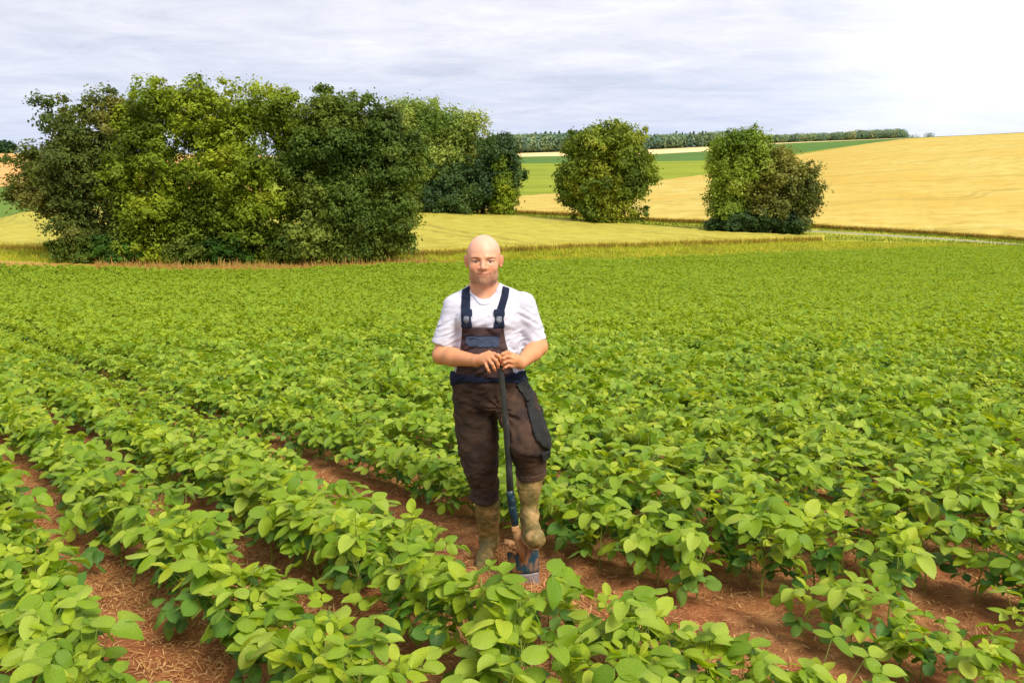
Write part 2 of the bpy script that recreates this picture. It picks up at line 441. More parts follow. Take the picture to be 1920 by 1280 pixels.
terrain('dry_grass_strip', LN['soy'], LN['strip'], 4, M['dry'], 'narrow strip of dry grass along the far edge of the bean field')
terrain('grass_verge', LN['strip'], LN['wheatf'], 8, M['verge'], 'rough yellow green grass verge between the bean field and the wheat', amp=.1)
terrain('wheat_ground', LN['wheatf'], LN['wheatb'], 8, M['verge'], 'ground under the near wheat field')
terrain('grass_bank', LN['wheatb'], LN['path1'], 5, M['verge'], 'grass bank in front of the gravel path', amp=.05)
terrain('grass_track', LN['path1'], LN['path2'], 3, M['verge'], 'grassy track running behind the near wheat', None, 1500)
terrain('gravel_path', LN['path1'], LN['path2'], 3, M['gravel'], 'pale gravel path at the foot of the wheat hill', 1500, None)
terrain('path_edge', LN['path2'], LN['farf'], 4, M['verge'], 'grassy edge behind the path')
terrain('hill_slope', LN['farf'], LN['farb'], 24, M['wheat2'], 'slope under the golden wheat on the right hill', 500, None)
terrain('meadow', LN['farf'], LN['farb'], 16, M['lgreen'], 'green field on the slope at the left edge', None, 500)
terrain('green_field', LN['farb'], LN['greenb'], 16, M['green'], 'bright green field between the wheat and the wood', 500, None)
terrain('orange_field', LN['farb'], LN['greenb'], 16, M['orange'], 'orange ripe field on the left skyline', None, 500)
terrain('dark_green_field', LN['greenb'], LN['darkb'], 6, M['dgreen'], 'darker green crop below the wood')
terrain('stubble_strip', LN['darkb'], LN['stripeb'], 4, M['stubble'], 'pale strip of stubble at the foot of the wood', 500, 1680)
terrain('hilltop_left', LN['darkb'], LN['stripeb'], 4, M['orange'], 'top of the left hill', None, 500)
terrain('hilltop_right', LN['darkb'], LN['stripeb'], 4, M['dgreen'], 'green crest of the right hill', 1680, None)
yb, zb = LN['stripeb']
pl1 = (np.full_like(yb, 1000.), zb + 2.0)
pl2 = (np.full_like(yb, 9000.), zb * 0 - 60.)
terrain('plateau', LN['stripeb'], pl1, 6, M['far'], 'high ground under the distant wood')
terrain('distant_land', pl1, pl2, 6, M['far'], 'land falling away behind the hills')

# soybean field: a finely modelled sheet of soil
sx = LN['soy'][0] * TB
so = np.argsort(sx)
SOYX, SOYY, SOYZ = sx[so], LN['soy'][0][so], LN['soy'][1][so]
PHI = .717
CQ, SQ = math.cos(PHI), math.sin(PHI)
ROW = 0.57
Q0 = 2.48 + ROW / 2              # centre of the row just beyond the main furrow
def soy_z(X, Y):
    ye = np.interp(X, SOYX, SOYY); ze = np.interp(X, SOYX, SOYZ)
    w = ss(12, 1, 12 + 0 * Y) * 0 + ss(0.25, 1.0, Y / ye)
    return H0(Y) + w * (ze - H0(ye)) + .10 * vn(X, Y, 0, 9) * ss(9, 16, Y) * (1 - ss(.85, 1, Y / ye))
def soil_detail(X, Y):
    q = X * CQ + Y * SQ
    ph = (q - Q0) / ROW * 2 * math.pi
    near = 1 - ss(9, 14, Y)
    d = .022 * np.cos(ph)
    d = d + .018 * vn(X, Y, 1, .16) + .014 * vn(X, Y, 2, .07) + .010 * np.abs(vn(X, Y, 3, .035))
    return d * near
xl = np.concatenate([np.linspace(-110, -12, 30), np.linspace(-12, -4.6, 30)[1:], np.arange(-4.56, 4.2, .028), np.linspace(4.3, 12, 26), np.linspace(12, 160, 40)[1:]])
sl = np.concatenate([np.linspace(-30, 1.2, 14), np.arange(1.25, 7.5, .028), np.linspace(7.6, 50, 90), [50.4]])
XX, SS_ = np.meshgrid(xl, sl)
w = ss(15, 50, SS_)
YE = np.interp(XX, SOYX, SOYY)
YY = SS_ + w * (YE - 50) * np.clip(SS_ / 50, 0, 1)
ZZ = soy_z(XX, YY) + soil_detail(XX, YY)
ZZ[-1] -= .06
soil = mobj('field_soil', np.stack([XX, YY, ZZ], -1).reshape(-1, 3), grid_faces(*XX.shape), [M['soil']])
tag(soil, 'reddish brown soil of the soybean field showing in the furrows', kind='structure')
def gz(X, Y):
    return soy_z(np.asarray(X, float), np.asarray(Y, float)) + soil_detail(np.asarray(X, float), np.asarray(Y, float))

# ------------------------------------------------------------------ standing crops as raised slabs
def slab(name, a, b, n, h, m, label, p0, p1, inset=.15, rough=.10):
    A = strip_pts(a, b, n)
    c0, c1 = cols(p0, p1)
    A = A[:, c0:c1 + 1] if c1 < A.shape[1] else A[:, c0:]
    top = A.copy()
    top[..., 2] += h + rough * vn(A[..., 0], A[..., 1], 4, 1.5) + rough * .6 * vn(A[..., 0], A[..., 1], 8, .5)
    nr, nc = A.shape[:2]
    V = [top.reshape(-1, 3)]
    Fs = [grid_faces(nr, nc)]
    def skirt(idx_top):
        base = sum(len(v) for v in V)
        lo = V[0][idx_top].copy(); lo[:, 2] -= h + .25
        V.append(lo)
        k = np.arange(len(idx_top) - 1)
        Fs.append(np.stack([idx_top[:-1], idx_top[1:], base + k + 1, base + k], 1))
    skirt(np.arange(nc)[::-1])
    skirt((nr - 1) * nc + np.arange(nc))
    skirt(np.arange(nr) * nc)
    skirt((np.arange(nr) * nc + nc - 1)[::-1])
    o = mobj(name, np.concatenate(V), np.concatenate(Fs), [m], smooth=True)
    return tag(o, label, kind='structure')
def shift(l, d): return (l[0] + d, l[1])
slab('wheat_field', shift(LN['wheatf'], .2), shift(LN['wheatb'], -.1), 60, .62, M['wheat'], 'ripening yellow green wheat field in the middle distance', None, 1545)
slab('golden_wheat_field', shift(LN['farf'], .2), shift(LN['farb'], -.3), 60, .62, M['wheat2'], 'golden ripe wheat covering the hill on the right', 500, None, rough=.12)

# ------------------------------------------------------------------ blade scatter (grass, stalks, straw)
def blades(name, X, Y, Z, h, wdt, lean, cols_, material, label, kind='stuff', bend=.35):
    n = len(X)
    a = rng.rand(n) * 2 * math.pi
    la = rng.rand(n) * 2 * math.pi
    ln = lean * rng.rand(n) * h
    sxv = np.stack([np.cos(a), np.sin(a), 0 * a], 1) * wdt[:, None] / 2
    base = np.stack([X, Y, Z], 1)
    ld = np.stack([np.cos(la), np.sin(la), 0 * la], 1)
    mid = base + ld * (ln * bend)[:, None]; mid[:, 2] += h * .55
    tip = base + ld * ln[:, None]; tip[:, 2] += h * (1 - .3 * rng.rand(n))
    V = np.stack([base - sxv, base + sxv, mid + sxv * .8, mid - sxv * .8, tip + sxv * .25, tip - sxv * .25], 1).reshape(-1, 3)
    k = np.arange(n)[:, None] * 6
    F_ = np.concatenate([k + np.array([[0, 1, 2, 3]]), k + np.array([[3, 2, 4, 5]])])
    c = np.repeat(cols_, 6, 0)
    o = mobj(name, V, F_, [material], col=c, smooth=False)
    return tag(o, label, kind=kind)

def pick(n, palette):
    p = np.array([srgb(*c)[:3] for c in palette])
    i = rng.randint(0, len(p), n); j = rng.randint(0, len(p), n); f = rng.rand(n)[:, None]
    return p[i] * f + p[j] * (1 - f)

def on_strip(n, a, b, p0, p1, s0=0., s1=1., pw=1.):
    t = ray(p0, 470)[0] + rng.rand(n) * (ray(p1, 470)[0] - ray(p0, 470)[0])
    s = s0 + (s1 - s0) * rng.rand(n) ** pw
    ya, za, yb_, zb_ = (np.interp(t, TB, v) for v in (a[0], a[1], b[0], b[1]))
    Y = ya + (yb_ - ya) * s
    return t * Y, Y, za + (zb_ - za) * s

M['blade'] = attr_leaf_mat('grass_blades', .35, .7, (1.2, 1.1, .7, 1))
n = 42000
X, Y, Z = on_strip(n, LN['strip'], LN['wheatf'], -150, 2050, 0, 1)
clump = .5 + .5 * vn(X, Y, 0, 1.1)
blades('verge_tall_grass', X, Y, Z - .02, (.18 + .42 * clump * rng.rand(n)) * np.clip(1.1 - .35 * (X > 30), .3, 1.2), .03 + .04 * rng.rand(n), .5,
       pick(n, [(150, 166, 34), (186, 184, 56), (208, 190, 84), (130, 150, 34), (170, 176, 44)]) * (.75 + .5 * clump[:, None]), M['blade'], 'tall yellow green grass along the edge of the wheat')
n = 26000
X, Y, Z = on_strip(n, shift(LN['wheatf'], -.15), shift(LN['wheatf'], 1.6), -150, 1540, 0, 1, 1.6)
blades('wheat_stalks', X, Y, Z, .5 + .3 * rng.rand(n), .035 + .03 * rng.rand(n), .25,
       pick(n, [(186, 170, 70), (200, 176, 90), (170, 150, 60), (150, 146, 50)]), M['blade'], 'upright stalks at the front edge of the wheat')
n = 26000
X, Y, Z = on_strip(n, shift(LN['farf'], -.25), shift(LN['farf'], 1.4), 900, 2000, 0, 1, 1.6)
blades('golden_wheat_stalks', X, Y, Z, .42 + .3 * rng.rand(n), .05 + .04 * rng.rand(n), .25,
       pick(n, [(170, 140, 60), (150, 130, 50), (196, 160, 80), (130, 120, 40)]), M['blade'], 'brownish stalks along the foot of the golden wheat')
n = 9000
X, Y, Z = on_strip(n, LN['soy'], LN['strip'], 175, 860, 0, 1)
k = rng.rand(n) < .1
blades('dry_grass', X, Y, Z, np.where(k, .5 + .4 * rng.rand(n), .15 + .3 * rng.rand(n)) * (.6 + .5 * (vn(X, Y, 2, 1.5) > .1)), .03 + .03 * rng.rand(n), .3,
       pick(n, [(196, 150, 90), (206, 176, 110), (170, 134, 66), (170, 160, 70)]), M['blade'], 'dry orange brown grass and stalks in front of the big trees')
n = 16000
X, Y, Z = on_strip(n, LN['wheatb'], LN['farf'], 700, 2000, 0, 1)
t_ = X / Y; yp1, yp2 = np.interp(t_, TB, LN['path1'][0]), np.interp(t_, TB, LN['path2'][0])
ok_ = (t_ < ray(1500, 430)[0]) | (Y < yp1 - 1.2) | (Y > yp2)
X, Y, Z = X[ok_], Y[ok_], Z[ok_]; n = len(X)
blades('path_side_grass', X, Y, Z, .1 + .3 * rng.rand(n), .05 + .04 * rng.rand(n), .5,
       pick(n, [(120, 140, 40), (150, 160, 50), (100, 120, 40)]), M['blade'], 'grass growing on both sides of the gravel path')

# ------------------------------------------------------------------ straw mulch in the furrows
def furrow_k(q): return (q - 2.48) / ROW
n = 240000
X = rng.uniform(-4.5, 3.6, n); Y = rng.uniform(1.6, 8.5, n)
q = X * CQ + Y * SQ
fk = furrow_k(q); kk = np.round(fk); df = np.abs(fk - kk) * ROW
keep = (rng.rand(n) < np.where(df < .17, 1.0, .25)) & (rng.rand(n) < .45 + .55 * (vn(X, Y, 9, .5) > -.1)) & (rng.rand(n) < np.clip(3.2 / Y, .2, 1)) & (np.abs(X) < .75 * Y + .4)
keep &= (rng.rand(n) < np.where(q > 2.8, .35, 1)) & ((rng.rand(n) < np.where((X > .55) & (Y < 3.3), .45, 1)))
X, Y = X[keep], Y[keep]; n = len(X)
Zs = gz(X, Y)
a = rng.rand(n) * 2 * math.pi
ln = rng.uniform(.010, .042, n) * (1 + .8 * (rng.rand(n) < .1)); wd = rng.uniform(.0010, .0026, n)
d = np.stack([np.cos(a), np.sin(a), rng.normal(0, .25, n)], 1)
sd = np.stack([-np.sin(a), np.cos(a), 0 * a], 1) * wd[:, None]
b0 = np.stack([X, Y, Zs + .004 + .010 * rng.rand(n)], 1)
bm = b0 + d * (ln * .5)[:, None] + np.stack([0 * a, 0 * a, .006 * rng.rand(n)], 1)
b1 = b0 + d * ln[:, None]
V = np.stack([b0 - sd, b0 + sd, bm + sd, bm - sd, b1 + sd, b1 - sd], 1).reshape(-1, 3)
k = np.arange(n)[:, None] * 6
F_ = np.concatenate([k + np.array([[0, 1, 2, 3]]), k + np.array([[3, 2, 4, 5]])])
o = mobj('straw', V, F_, [M['blade']], col=np.repeat(pick(n, [(222, 176, 116), (200, 150, 90), (236, 196, 140), (170, 116, 70)]), 6, 0), smooth=False)
tag(o, 'dry chopped straw lying on the red soil between the bean rows', kind='stuff')

# ================================================================== TREES
M['leaf_tree'] = attr_leaf_mat('tree_leaves', .30, .55)
M['bark'] = noise_mat('bark', [(.3, srgb(52, 44, 34)), (.7, srgb(96, 84, 66))], scale=6, bump=.8, stretch=(3, 3, .6))

def tube_path(pts, rad, seg=7):
    pts = np.asarray(pts, float); rad = np.asarray(rad, float)
    n = len(pts)
    T = np.gradient(pts, axis=0); T /= np.linalg.norm(T, axis=1)[:, None] + 1e-9
    ref = np.where(np.abs(T[:, 2:3]) > .9, np.array([[1., 0, 0]]), np.array([[0, 0, 1.]]))
    A = np.cross(T, ref); A /= np.linalg.norm(A, axis=1)[:, None]
    B = np.cross(T, A)
    th = np.arange(seg) / seg * 2 * math.pi
    V = pts[:, None] + rad[:, None, None] * (A[:, None] * np.cos(th)[None, :, None] + B[:, None] * np.sin(th)[None, :, None])
    V = V.reshape(-1, 3)
    F_ = []
    for i in range(n - 1):
        for j in range(seg):
            F_.append((i * seg + j, i * seg + (j + 1) % seg, (i + 1) * seg + (j + 1) % seg, (i + 1) * seg + j))
    V = np.concatenate([V, pts[:1], pts[-1:]])
    c0, c1 = n * seg, n * seg + 1
    for j in range(seg):
        F_.append((c0, (j + 1) % seg, j, j)[:3] + (c0,) if False else ((j + 1) % seg, j, c0, c0))
        F_.append(((n - 1) * seg + j, (n - 1) * seg + (j + 1) % seg, c1, c1))
    return V, np.array(F_)

def join_parts(parts):
    V, F_, o = [], [], 0
    for v, f in parts:
        V.append(v); F_.append(np.asarray(f) + o); o += len(v)
    return np.concatenate(V), np.concatenate(F_)

def clean_faces(name, V, F_, mats, parent=None, origin=None, smooth=True, **k):
    """tube caps are degenerate quads: make real triangles through from_pydata"""
    V = np.asarray(V, float)
    if origin is not None: V = V - np.asarray(origin)
    faces = [tuple(dict.fromkeys(int(i) for i in f)) for f in F_]
    me = bpy.data.meshes.new(name)
    me.from_pydata([tuple(v) for v in V], [], faces)
    for m in mats: me.materials.append(m)
    for p in me.polygons: p.use_smooth = smooth
    me.update()
    return link(bpy.data.objects.new(name, me), parent)

def tree(name, label, cat, base, lobes, palette, nclump, nleaf, lsize, clump_r, group=None, Yd=None, limbs=9, trunk_r=.22, hang=0.0, hue_noise=3.0):
    """lobes: (photo x, photo y, half width px, half height px, depth shift m)"""
    bx, by, Yb = base
    B = P(bx, by, Yb)
    root = empty(name, B)
    tag(root, label, cat, group)
    L_ = []
    for lx, ly, rx, ry, dyy in lobes:
        Yl = Yb + dyy
        c = P(lx, ly, Yl); m_ = Yl / FPX
        L_.append((c, rx * m_, ry * m_))
    vol = np.array([a * a * b for _, a, b in L_]); vol = vol ** .75; vol /= vol.sum()
    nsub = max(int(nclump * .40), 10)
    si = rng.choice(len(L_), nsub, p=vol)
    C = np.array([L_[i][0] for i in si]); R = np.array([(L_[i][1], L_[i][1] * .95, L_[i][2]) for i in si])
    dv = rng.normal(size=(nsub, 3)); dv /= np.linalg.norm(dv, axis=1)[:, None]
    rr = 1 - .75 * rng.rand(nsub) ** 1.3
    rs = clump_r * rng.uniform(.8, 1.6, nsub)
    sc_ = C + dv * np.maximum(R - rs[:, None] * .45, .1) * rr[:, None]
    # shoots standing out of the crown
    nshoot = int(nclump * .16)
    # twig clumps sit on the upper and outer side of each bough
    nclump = int(nclump * 3.0); nleaf = int(nleaf * .78)
    ki = rng.randint(0, nsub, nclump)
    dd = rng.normal(size=(nclump, 3)) + dv[ki] * .55 + np.array([0, 0, .45])
    dd /= np.linalg.norm(dd, axis=1)[:, None]
    cc = sc_[ki] + dd * rs[ki][:, None] * np.array([1, 1, .8]) * (1 - .35 * rng.rand(nclump) ** 2)[:, None]
    sh = rng.rand(nclump) < .05
    cc[sh] += (dv[ki][sh] * .6 + np.array([0, 0, .5])) * clump_r * rng.uniform(.2, .6, (sh.sum(), 1))
    core = rng.rand(nclump) < .22
    cc[core] = (C[ki] + np.clip(rng.normal(size=(nclump, 3)), -1.3, 1.3) * R[ki] * .42)[core]
    cc[:, 2] = np.maximum(cc[:, 2], B[2] + .15)
    # leaves
    ci = np.repeat(np.arange(nclump), nleaf)
    n = len(ci)
    cr_ = clump_r * (.30 + .45 * rng.rand(nclump))
    cr_[sh] *= .6; cr_[core] *= 1.5
    d = rng.normal(size=(n, 3)) * .55
    d[:, 2] *= .8
    pos = cc[ci] + d * cr_[ci][:, None]
    if hang: pos[:, 2] -= hang * rng.rand(n) ** 2
    pos[:, 2] = np.maximum(pos[:, 2], B[2] + .03)
    dvc = dd
    out = d / (np.linalg.norm(d, axis=1)[:, None] + 1e-6) * .5 + dvc[ci] * .8 + rng.normal(size=(n, 3)) * .55 + np.array([0, 0, .35])
    out /= np.linalg.norm(out, axis=1)[:, None]
    tg = np.cross(out, rng.normal(size=(n, 3))); tg /= np.linalg.norm(tg, axis=1)[:, None]
    bt = np.cross(out, tg)
    s = 1.12 * lsize * (.6 + .8 * rng.rand(n))[:, None]
    fold = out * s * .18
    V = np.stack([pos - tg * s, pos - bt * s * .55 + fold, pos + tg * s, pos + bt * s * .55 + fold], 1).reshape(-1, 3)
    F_ = np.arange(n * 4).reshape(n, 4)
    pal = np.array([srgb(*c)[:3] for c in palette])
    f = np.clip(.5 + .75 * vn(cc[:, 0], cc[:, 1], cc[:, 2], hue_noise) + .12 * rng.normal(size=nsub)[ki] + .08 * rng.normal(size=nclump), 0, .999) * (len(pal) - 1)
    i0 = f.astype(int); fr = (f - i0)[:, None]
    cl = pal[i0] * (1 - fr) + pal[np.minimum(i0 + 1, len(pal) - 1)] * fr
    lc = cl[ci] * (.80 + .5 * rng.rand(n))[:, None]
    mobj('crown', V, F_, [M['leaf_tree']], root, B, col=np.repeat(lc, 4, 0), smooth=False)
    # trunk and limbs
    top = max(c[2] + b * .5 for c, a, b in L_)
    parts = []
    hgt = top - B[2]
    tx = np.array([np.mean([c[0] for c, _, _ in L_]), np.mean([c[1] for c, _, _ in L_])])
    tp = [B + np.array([0, 0, -.15])]
    for i in range(1, 7):
        f = i / 6
        tp.append(np.array([B[0] + (tx[0] - B[0]) * f * .6 + rng.normal() * .12, B[1] + (tx[1] - B[1]) * f * .6, B[2] + hgt * .8 * f]))
    parts.append(tube_path(tp, trunk_r * np.linspace(1.15, .25, 7)))
    for i in range(limbs):
        tgt = cc[rng.randint(nclump)]
        f = rng.uniform(.12, .75); k = int(f * 6)
        st = tp[k]
        mid = (st + tgt) / 2 + np.array([0, 0, .4]) + rng.normal(size=3) * .15
        parts.append(tube_path([st, (st * 2 + mid) / 3 + [0, 0, .1], mid, tgt], trunk_r * np.array([.5, .4, .28, .08]) * (1.2 - f), 5))
    V, F_ = join_parts(parts)
    clean_faces('trunk', V, F_, [M['bark']], root, B)
    return root

oak = [(80, 98, 36), (98, 112, 44), (118, 124, 54), (138, 134, 66)]
lime = [(88, 108, 24), (108, 130, 28), (124, 144, 30), (150, 162, 38)]
dark = [(74, 98, 32), (90, 112, 36), (108, 126, 44), (128, 142, 54)]
pale = [(98, 126, 50), (118, 142, 58), (138, 156, 66), (158, 168, 80)]
cool = [(58, 82, 46), (72, 98, 50), (92, 114, 54)]
GT = 'trees of the large clump on the left'
tree('oak_tree', 'olive brown oak with a broad crown at the left end of the large clump', 'tree', (170, 478, 58),
     [(120, 250, 62, 66, 0), (180, 212, 52, 48, 1), (225, 250, 40, 60, 1), (70, 325, 48, 56, 0), (55, 365, 30, 28, 0), (150, 330, 80, 76, 0), (200, 300, 50, 80, 1), (225, 370, 50, 60, .5), (235, 430, 50, 50, 0), (110, 380, 52, 42, -.5), (160, 430, 60, 42, 0), (190, 460, 56, 30, 0)],
     oak, 430, 62, .115, .85, GT, trunk_r=.25)
tree('ash_tree', 'bright green tree second from the left in the large clump, tallest shoots pale', 'tree', (300, 492, 58.5),
     [(300, 215, 70, 62, 0), (250, 240, 44, 62, 1), (360, 225, 56, 70, 0), (395, 260, 40, 70, 1), (290, 320, 80, 80, -.5), (235, 370, 44, 70, 0), (400, 330, 50, 70, .5), (290, 410, 76, 60, -1), (260, 462, 70, 34, -1), (330, 375, 60, 80, 0)],
     lime, 430, 60, .12, .85, GT)
tree('maple_tree', 'yellow green tree in the middle of the large clump with the highest top', 'tree', (455, 492, 59),
     [(485, 202, 62, 58, 0), (430, 235, 56, 76, 0), (535, 235, 46, 60, 1), (560, 290, 40, 60, 1), (440, 320, 90, 80, -.8), (480, 400, 84, 64, -1), (545, 360, 50, 70, 0), (375, 400, 50, 60, 0), (410, 440, 70, 50, -1), (480, 465, 70, 30, -1)],
     lime, 480, 60, .12, .85, GT)
tree('hornbeam_tree', 'dark olive tree right of the highest top in the large clump', 'tree', (620, 493, 58.5),
     [(605, 218, 50, 56, 0), (665, 228, 54, 50, 0), (700, 270, 40, 50, 0), (620, 300, 84, 80, 0), (640, 390, 88, 74, -.6), (600, 450, 74, 44, -.8), (670, 455, 60, 40, -1)],
     dark, 480, 62, .12, .85, GT)
tree('hawthorn_tree', 'low spreading dark tree at the right end of the large clump', 'tree', (700, 493, 57.5),
     [(720, 255, 40, 56, 1), (745, 320, 54, 72, 0), (752, 400, 56, 42, 0), (640, 440, 60, 40, 0), (700, 420, 60, 60, 0), (735, 450, 42, 34, 0), (690, 468, 44, 26, 0)],
     oak[:1] + dark, 330, 60, .115, .8, GT)
GB = 'shrubs under the large clump of trees'
for bx, w_, h_, lab, pl_ in [(140, 46, 34, 'dark green shrub at the foot of the olive brown oak', dark), (225, 50, 36, 'leafy green shrub under the bright green tree', [(50, 84, 26), (70, 108, 30), (92, 130, 38)]),
                     (350, 46, 30, 'low dark shrub between the bright green and the highest tree', dark), (430, 48, 34, 'fresh green shrub below the highest top of the clump', [(50, 84, 26), (72, 112, 30), (96, 136, 38)]),
                     (540, 50, 30, 'low shrub under the dark olive tree', dark), (650, 46, 30, 'dark shrub near the right end of the large clump', dark)]:
    tree('shrub', lab, 'shrub', (bx, 494, 57), [(bx, 494 - h_ * .75, w_, h_, 0), (bx + 12, 494 - h_ * .45, w_ * .9, h_ * .6, 0)], pl_, 90, 55, .10, .5, GB, limbs=4, trunk_r=.07)

GM = 'trees standing along the gravel path'
tree('willow_tree', 'pale feathery willow rising behind the large clump', 'tree', (800, 403, 108),
     [(810, 230, 62, 48, 0), (770, 240, 50, 54, 2), (870, 235, 44, 36, 0), (800, 300, 70, 60, 0), (770, 350, 60, 48, 0), (860, 290, 50, 50, 1)],
     pale, 420, 62, .19, 1.5, GM, trunk_r=.4, hang=1.2)
tree('alder_tree', 'dark blue green tree right of the pale willow', 'tree', (905, 404, 105),
     [(925, 290, 48, 48, 0), (945, 330, 38, 50, 0), (890, 350, 56, 48, 0), (840, 350, 44, 48, 0), (930, 375, 40, 26, 0), (860, 380, 60, 24, 0)],
     cool, 400, 60, .18, 1.2, GM, trunk_r=.3)
tree('birch_tree', 'small yellow green tree in front of the right side of the dark alder', 'tree', (945, 406, 103),
     [(940, 345, 22, 44, 0), (945, 380, 24, 26, 0)], lime, 90, 50, .15, 1.0, GM, trunk_r=.12, limbs=4)
tree('chestnut_tree', 'round dense green tree standing alone right of the man', 'tree', (1138, 420, 98),
     [(1130, 300, 72, 62, 0), (1165, 275, 44, 40, 0), (1085, 320, 48, 54, 0), (1180, 330, 48, 60, 0), (1130, 360, 84, 50, 0), (1140, 395, 72, 28, 0), (1075, 355, 34, 34, 0), (1100, 270, 36, 30, 0)],
     [(84, 104, 30), (106, 126, 34), (130, 144, 40), (152, 158, 50)], 520, 60, .17, 1.15, GM, trunk_r=.3)
tree('poplar_tree', 'tall airy light green tree on the left of the right hand pair', 'tree', (1375, 436, 93),
     [(1395, 275, 44, 38, 0), (1370, 300, 40, 50, 0), (1365, 350, 38, 50, 0), (1410, 320, 40, 60, 0), (1370, 400, 36, 40, 0)],
     [(96, 122, 32), (118, 142, 40), (140, 160, 54), (162, 176, 68)], 300, 58, .155, 1.1, GM, trunk_r=.2, hang=.5)
tree('apple_tree', 'round brownish green tree on the right of the right hand pair', 'tree', (1450, 437, 93),
     [(1450, 325, 56, 46, 0), (1480, 355, 52, 56, 0), (1510, 375, 34, 36, 0), (1440, 380, 66, 48, 0), (1490, 410, 46, 26, 0)],
     [(92, 100, 42), (112, 118, 50), (132, 134, 60), (146, 144, 70)], 330, 56, .155, 1.05, GM, trunk_r=.25)
tree('elder_shrub', 'dark shrub filling the foot of the right hand pair of trees', 'shrub', (1400, 438, 92),
     [(1380, 415, 44, 22, 0), (1430, 412, 44, 24, 0), (1345, 423, 18, 12, 0), (1475, 420, 36, 16, 0)], cool[:2] + [(56, 80, 30)], 240, 55, .14, .8, None, limbs=5, trunk_r=.1)
tree('lone_tree', 'small round tree on the skyline at the left edge', 'tree', (8, 288, 435),
     [(10, 277, 16, 9, 0), (0, 278, 14, 10, 0)], [(40, 70, 40), (60, 90, 50)], 60, 30, .6, 2.5, None, trunk_r=.4, limbs=3)

# ------------------------------------------------------------------ the distant wood
def forest():
    V, C = [], []
    def crowns(n, t0, t1, d0, d1, h0, h1, conifer):
        for i in range(n):
            t = rng.uniform(t0, t1)
            ye = np.interp(t, TB, LN['stripeb'][0]); ze = np.interp(t, TB, LN['stripeb'][1])
            Y_ = ye + rng.uniform(d0, d1)
            h = rng.uniform(h0, h1); r = h * rng.uniform(.38, .60)
            c = np.array([t * Y_, Y_, ze + (Y_ - ye) * .004])
            m_ = 170
            d = rng.normal(size=(m_, 3)); d /= np.linalg.norm(d, axis=1)[:, None]
            u = rng.rand(m_) ** .5
            if rng.rand() < conifer:
                zz = rng.rand(m_)
                p_ = c + np.stack([d[:, 0] * r * .7 * (1 - zz) , d[:, 1] * r * .7 * (1 - zz), h * 1.1 * zz], 1)
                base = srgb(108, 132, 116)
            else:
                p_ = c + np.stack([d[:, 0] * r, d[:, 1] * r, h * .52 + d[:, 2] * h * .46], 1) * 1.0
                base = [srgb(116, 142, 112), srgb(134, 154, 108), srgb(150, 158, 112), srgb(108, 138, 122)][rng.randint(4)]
            nrm = d + rng.normal(size=(m_, 3)) * .4 + [0, 0, .3]; nrm /= np.linalg.norm(nrm, axis=1)[:, None]
            tg = np.cross(nrm, rng.normal(size=(m_, 3))); tg /= np.linalg.norm(tg, axis=1)[:, None]
            bt = np.cross(nrm, tg); s = (.085 * h * (.5 + rng.rand(m_)))[:, None] * .8
            V.append(np.stack([p_ - tg * s, p_ - bt * s * .7, p_ + tg * s, p_ + bt * s * .7], 1).reshape(-1, 3))
            C.append(np.repeat(np.array(base[:3])[None] * (.8 + .4 * rng.rand(m_))[:, None], 4, 0))  # base greens paled by distance haze put into the colour
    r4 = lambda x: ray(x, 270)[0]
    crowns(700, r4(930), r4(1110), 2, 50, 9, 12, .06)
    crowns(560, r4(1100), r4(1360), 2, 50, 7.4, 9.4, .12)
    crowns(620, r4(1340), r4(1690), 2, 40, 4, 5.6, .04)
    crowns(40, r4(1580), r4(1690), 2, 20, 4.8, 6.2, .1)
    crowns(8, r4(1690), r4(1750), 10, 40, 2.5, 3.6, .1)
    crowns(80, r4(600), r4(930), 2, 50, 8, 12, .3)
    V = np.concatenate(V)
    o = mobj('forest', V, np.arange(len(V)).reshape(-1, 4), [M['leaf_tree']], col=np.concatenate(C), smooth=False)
    tag(o, 'distant mixed wood along the skyline', kind='stuff')
forest()

# ================================================================== SOYBEAN CROP
M['leaf_young'] = leaf_mat('young_leaf', srgb(132, 158, 26), srgb(164, 186, 38), srgb(196, 208, 74), .45)
M['leaf_mature'] = leaf_mat('mature_leaf', srgb(106, 142, 28), srgb(136, 166, 36), srgb(170, 190, 68), .38)
M['leaf_old'] = leaf_mat('old_leaf', srgb(62, 106, 36), srgb(86, 130, 40), srgb(118, 154, 62), .30)
M['stem'] = noise_mat('bean_stem', [(.3, srgb(110, 130, 50)), (.7, srgb(150, 160, 76))], scale=40, rough=.7)
FARM = [leaf_mat('distant_young_leaf', srgb(146, 170, 30), srgb(160, 182, 38), srgb(176, 194, 54), .45, veins=False, rough=.65),
        leaf_mat('distant_mature_leaf', srgb(128, 158, 32), srgb(142, 168, 38), srgb(158, 180, 54), .40, veins=False, rough=.65),
        leaf_mat('distant_old_leaf', srgb(94, 134, 36), srgb(106, 144, 42), srgb(120, 152, 54), .34, veins=False, rough=.65), M['stem']]
LEAFM = [M['leaf_young'], M['leaf_mature'], M['leaf_old'], M['stem']]

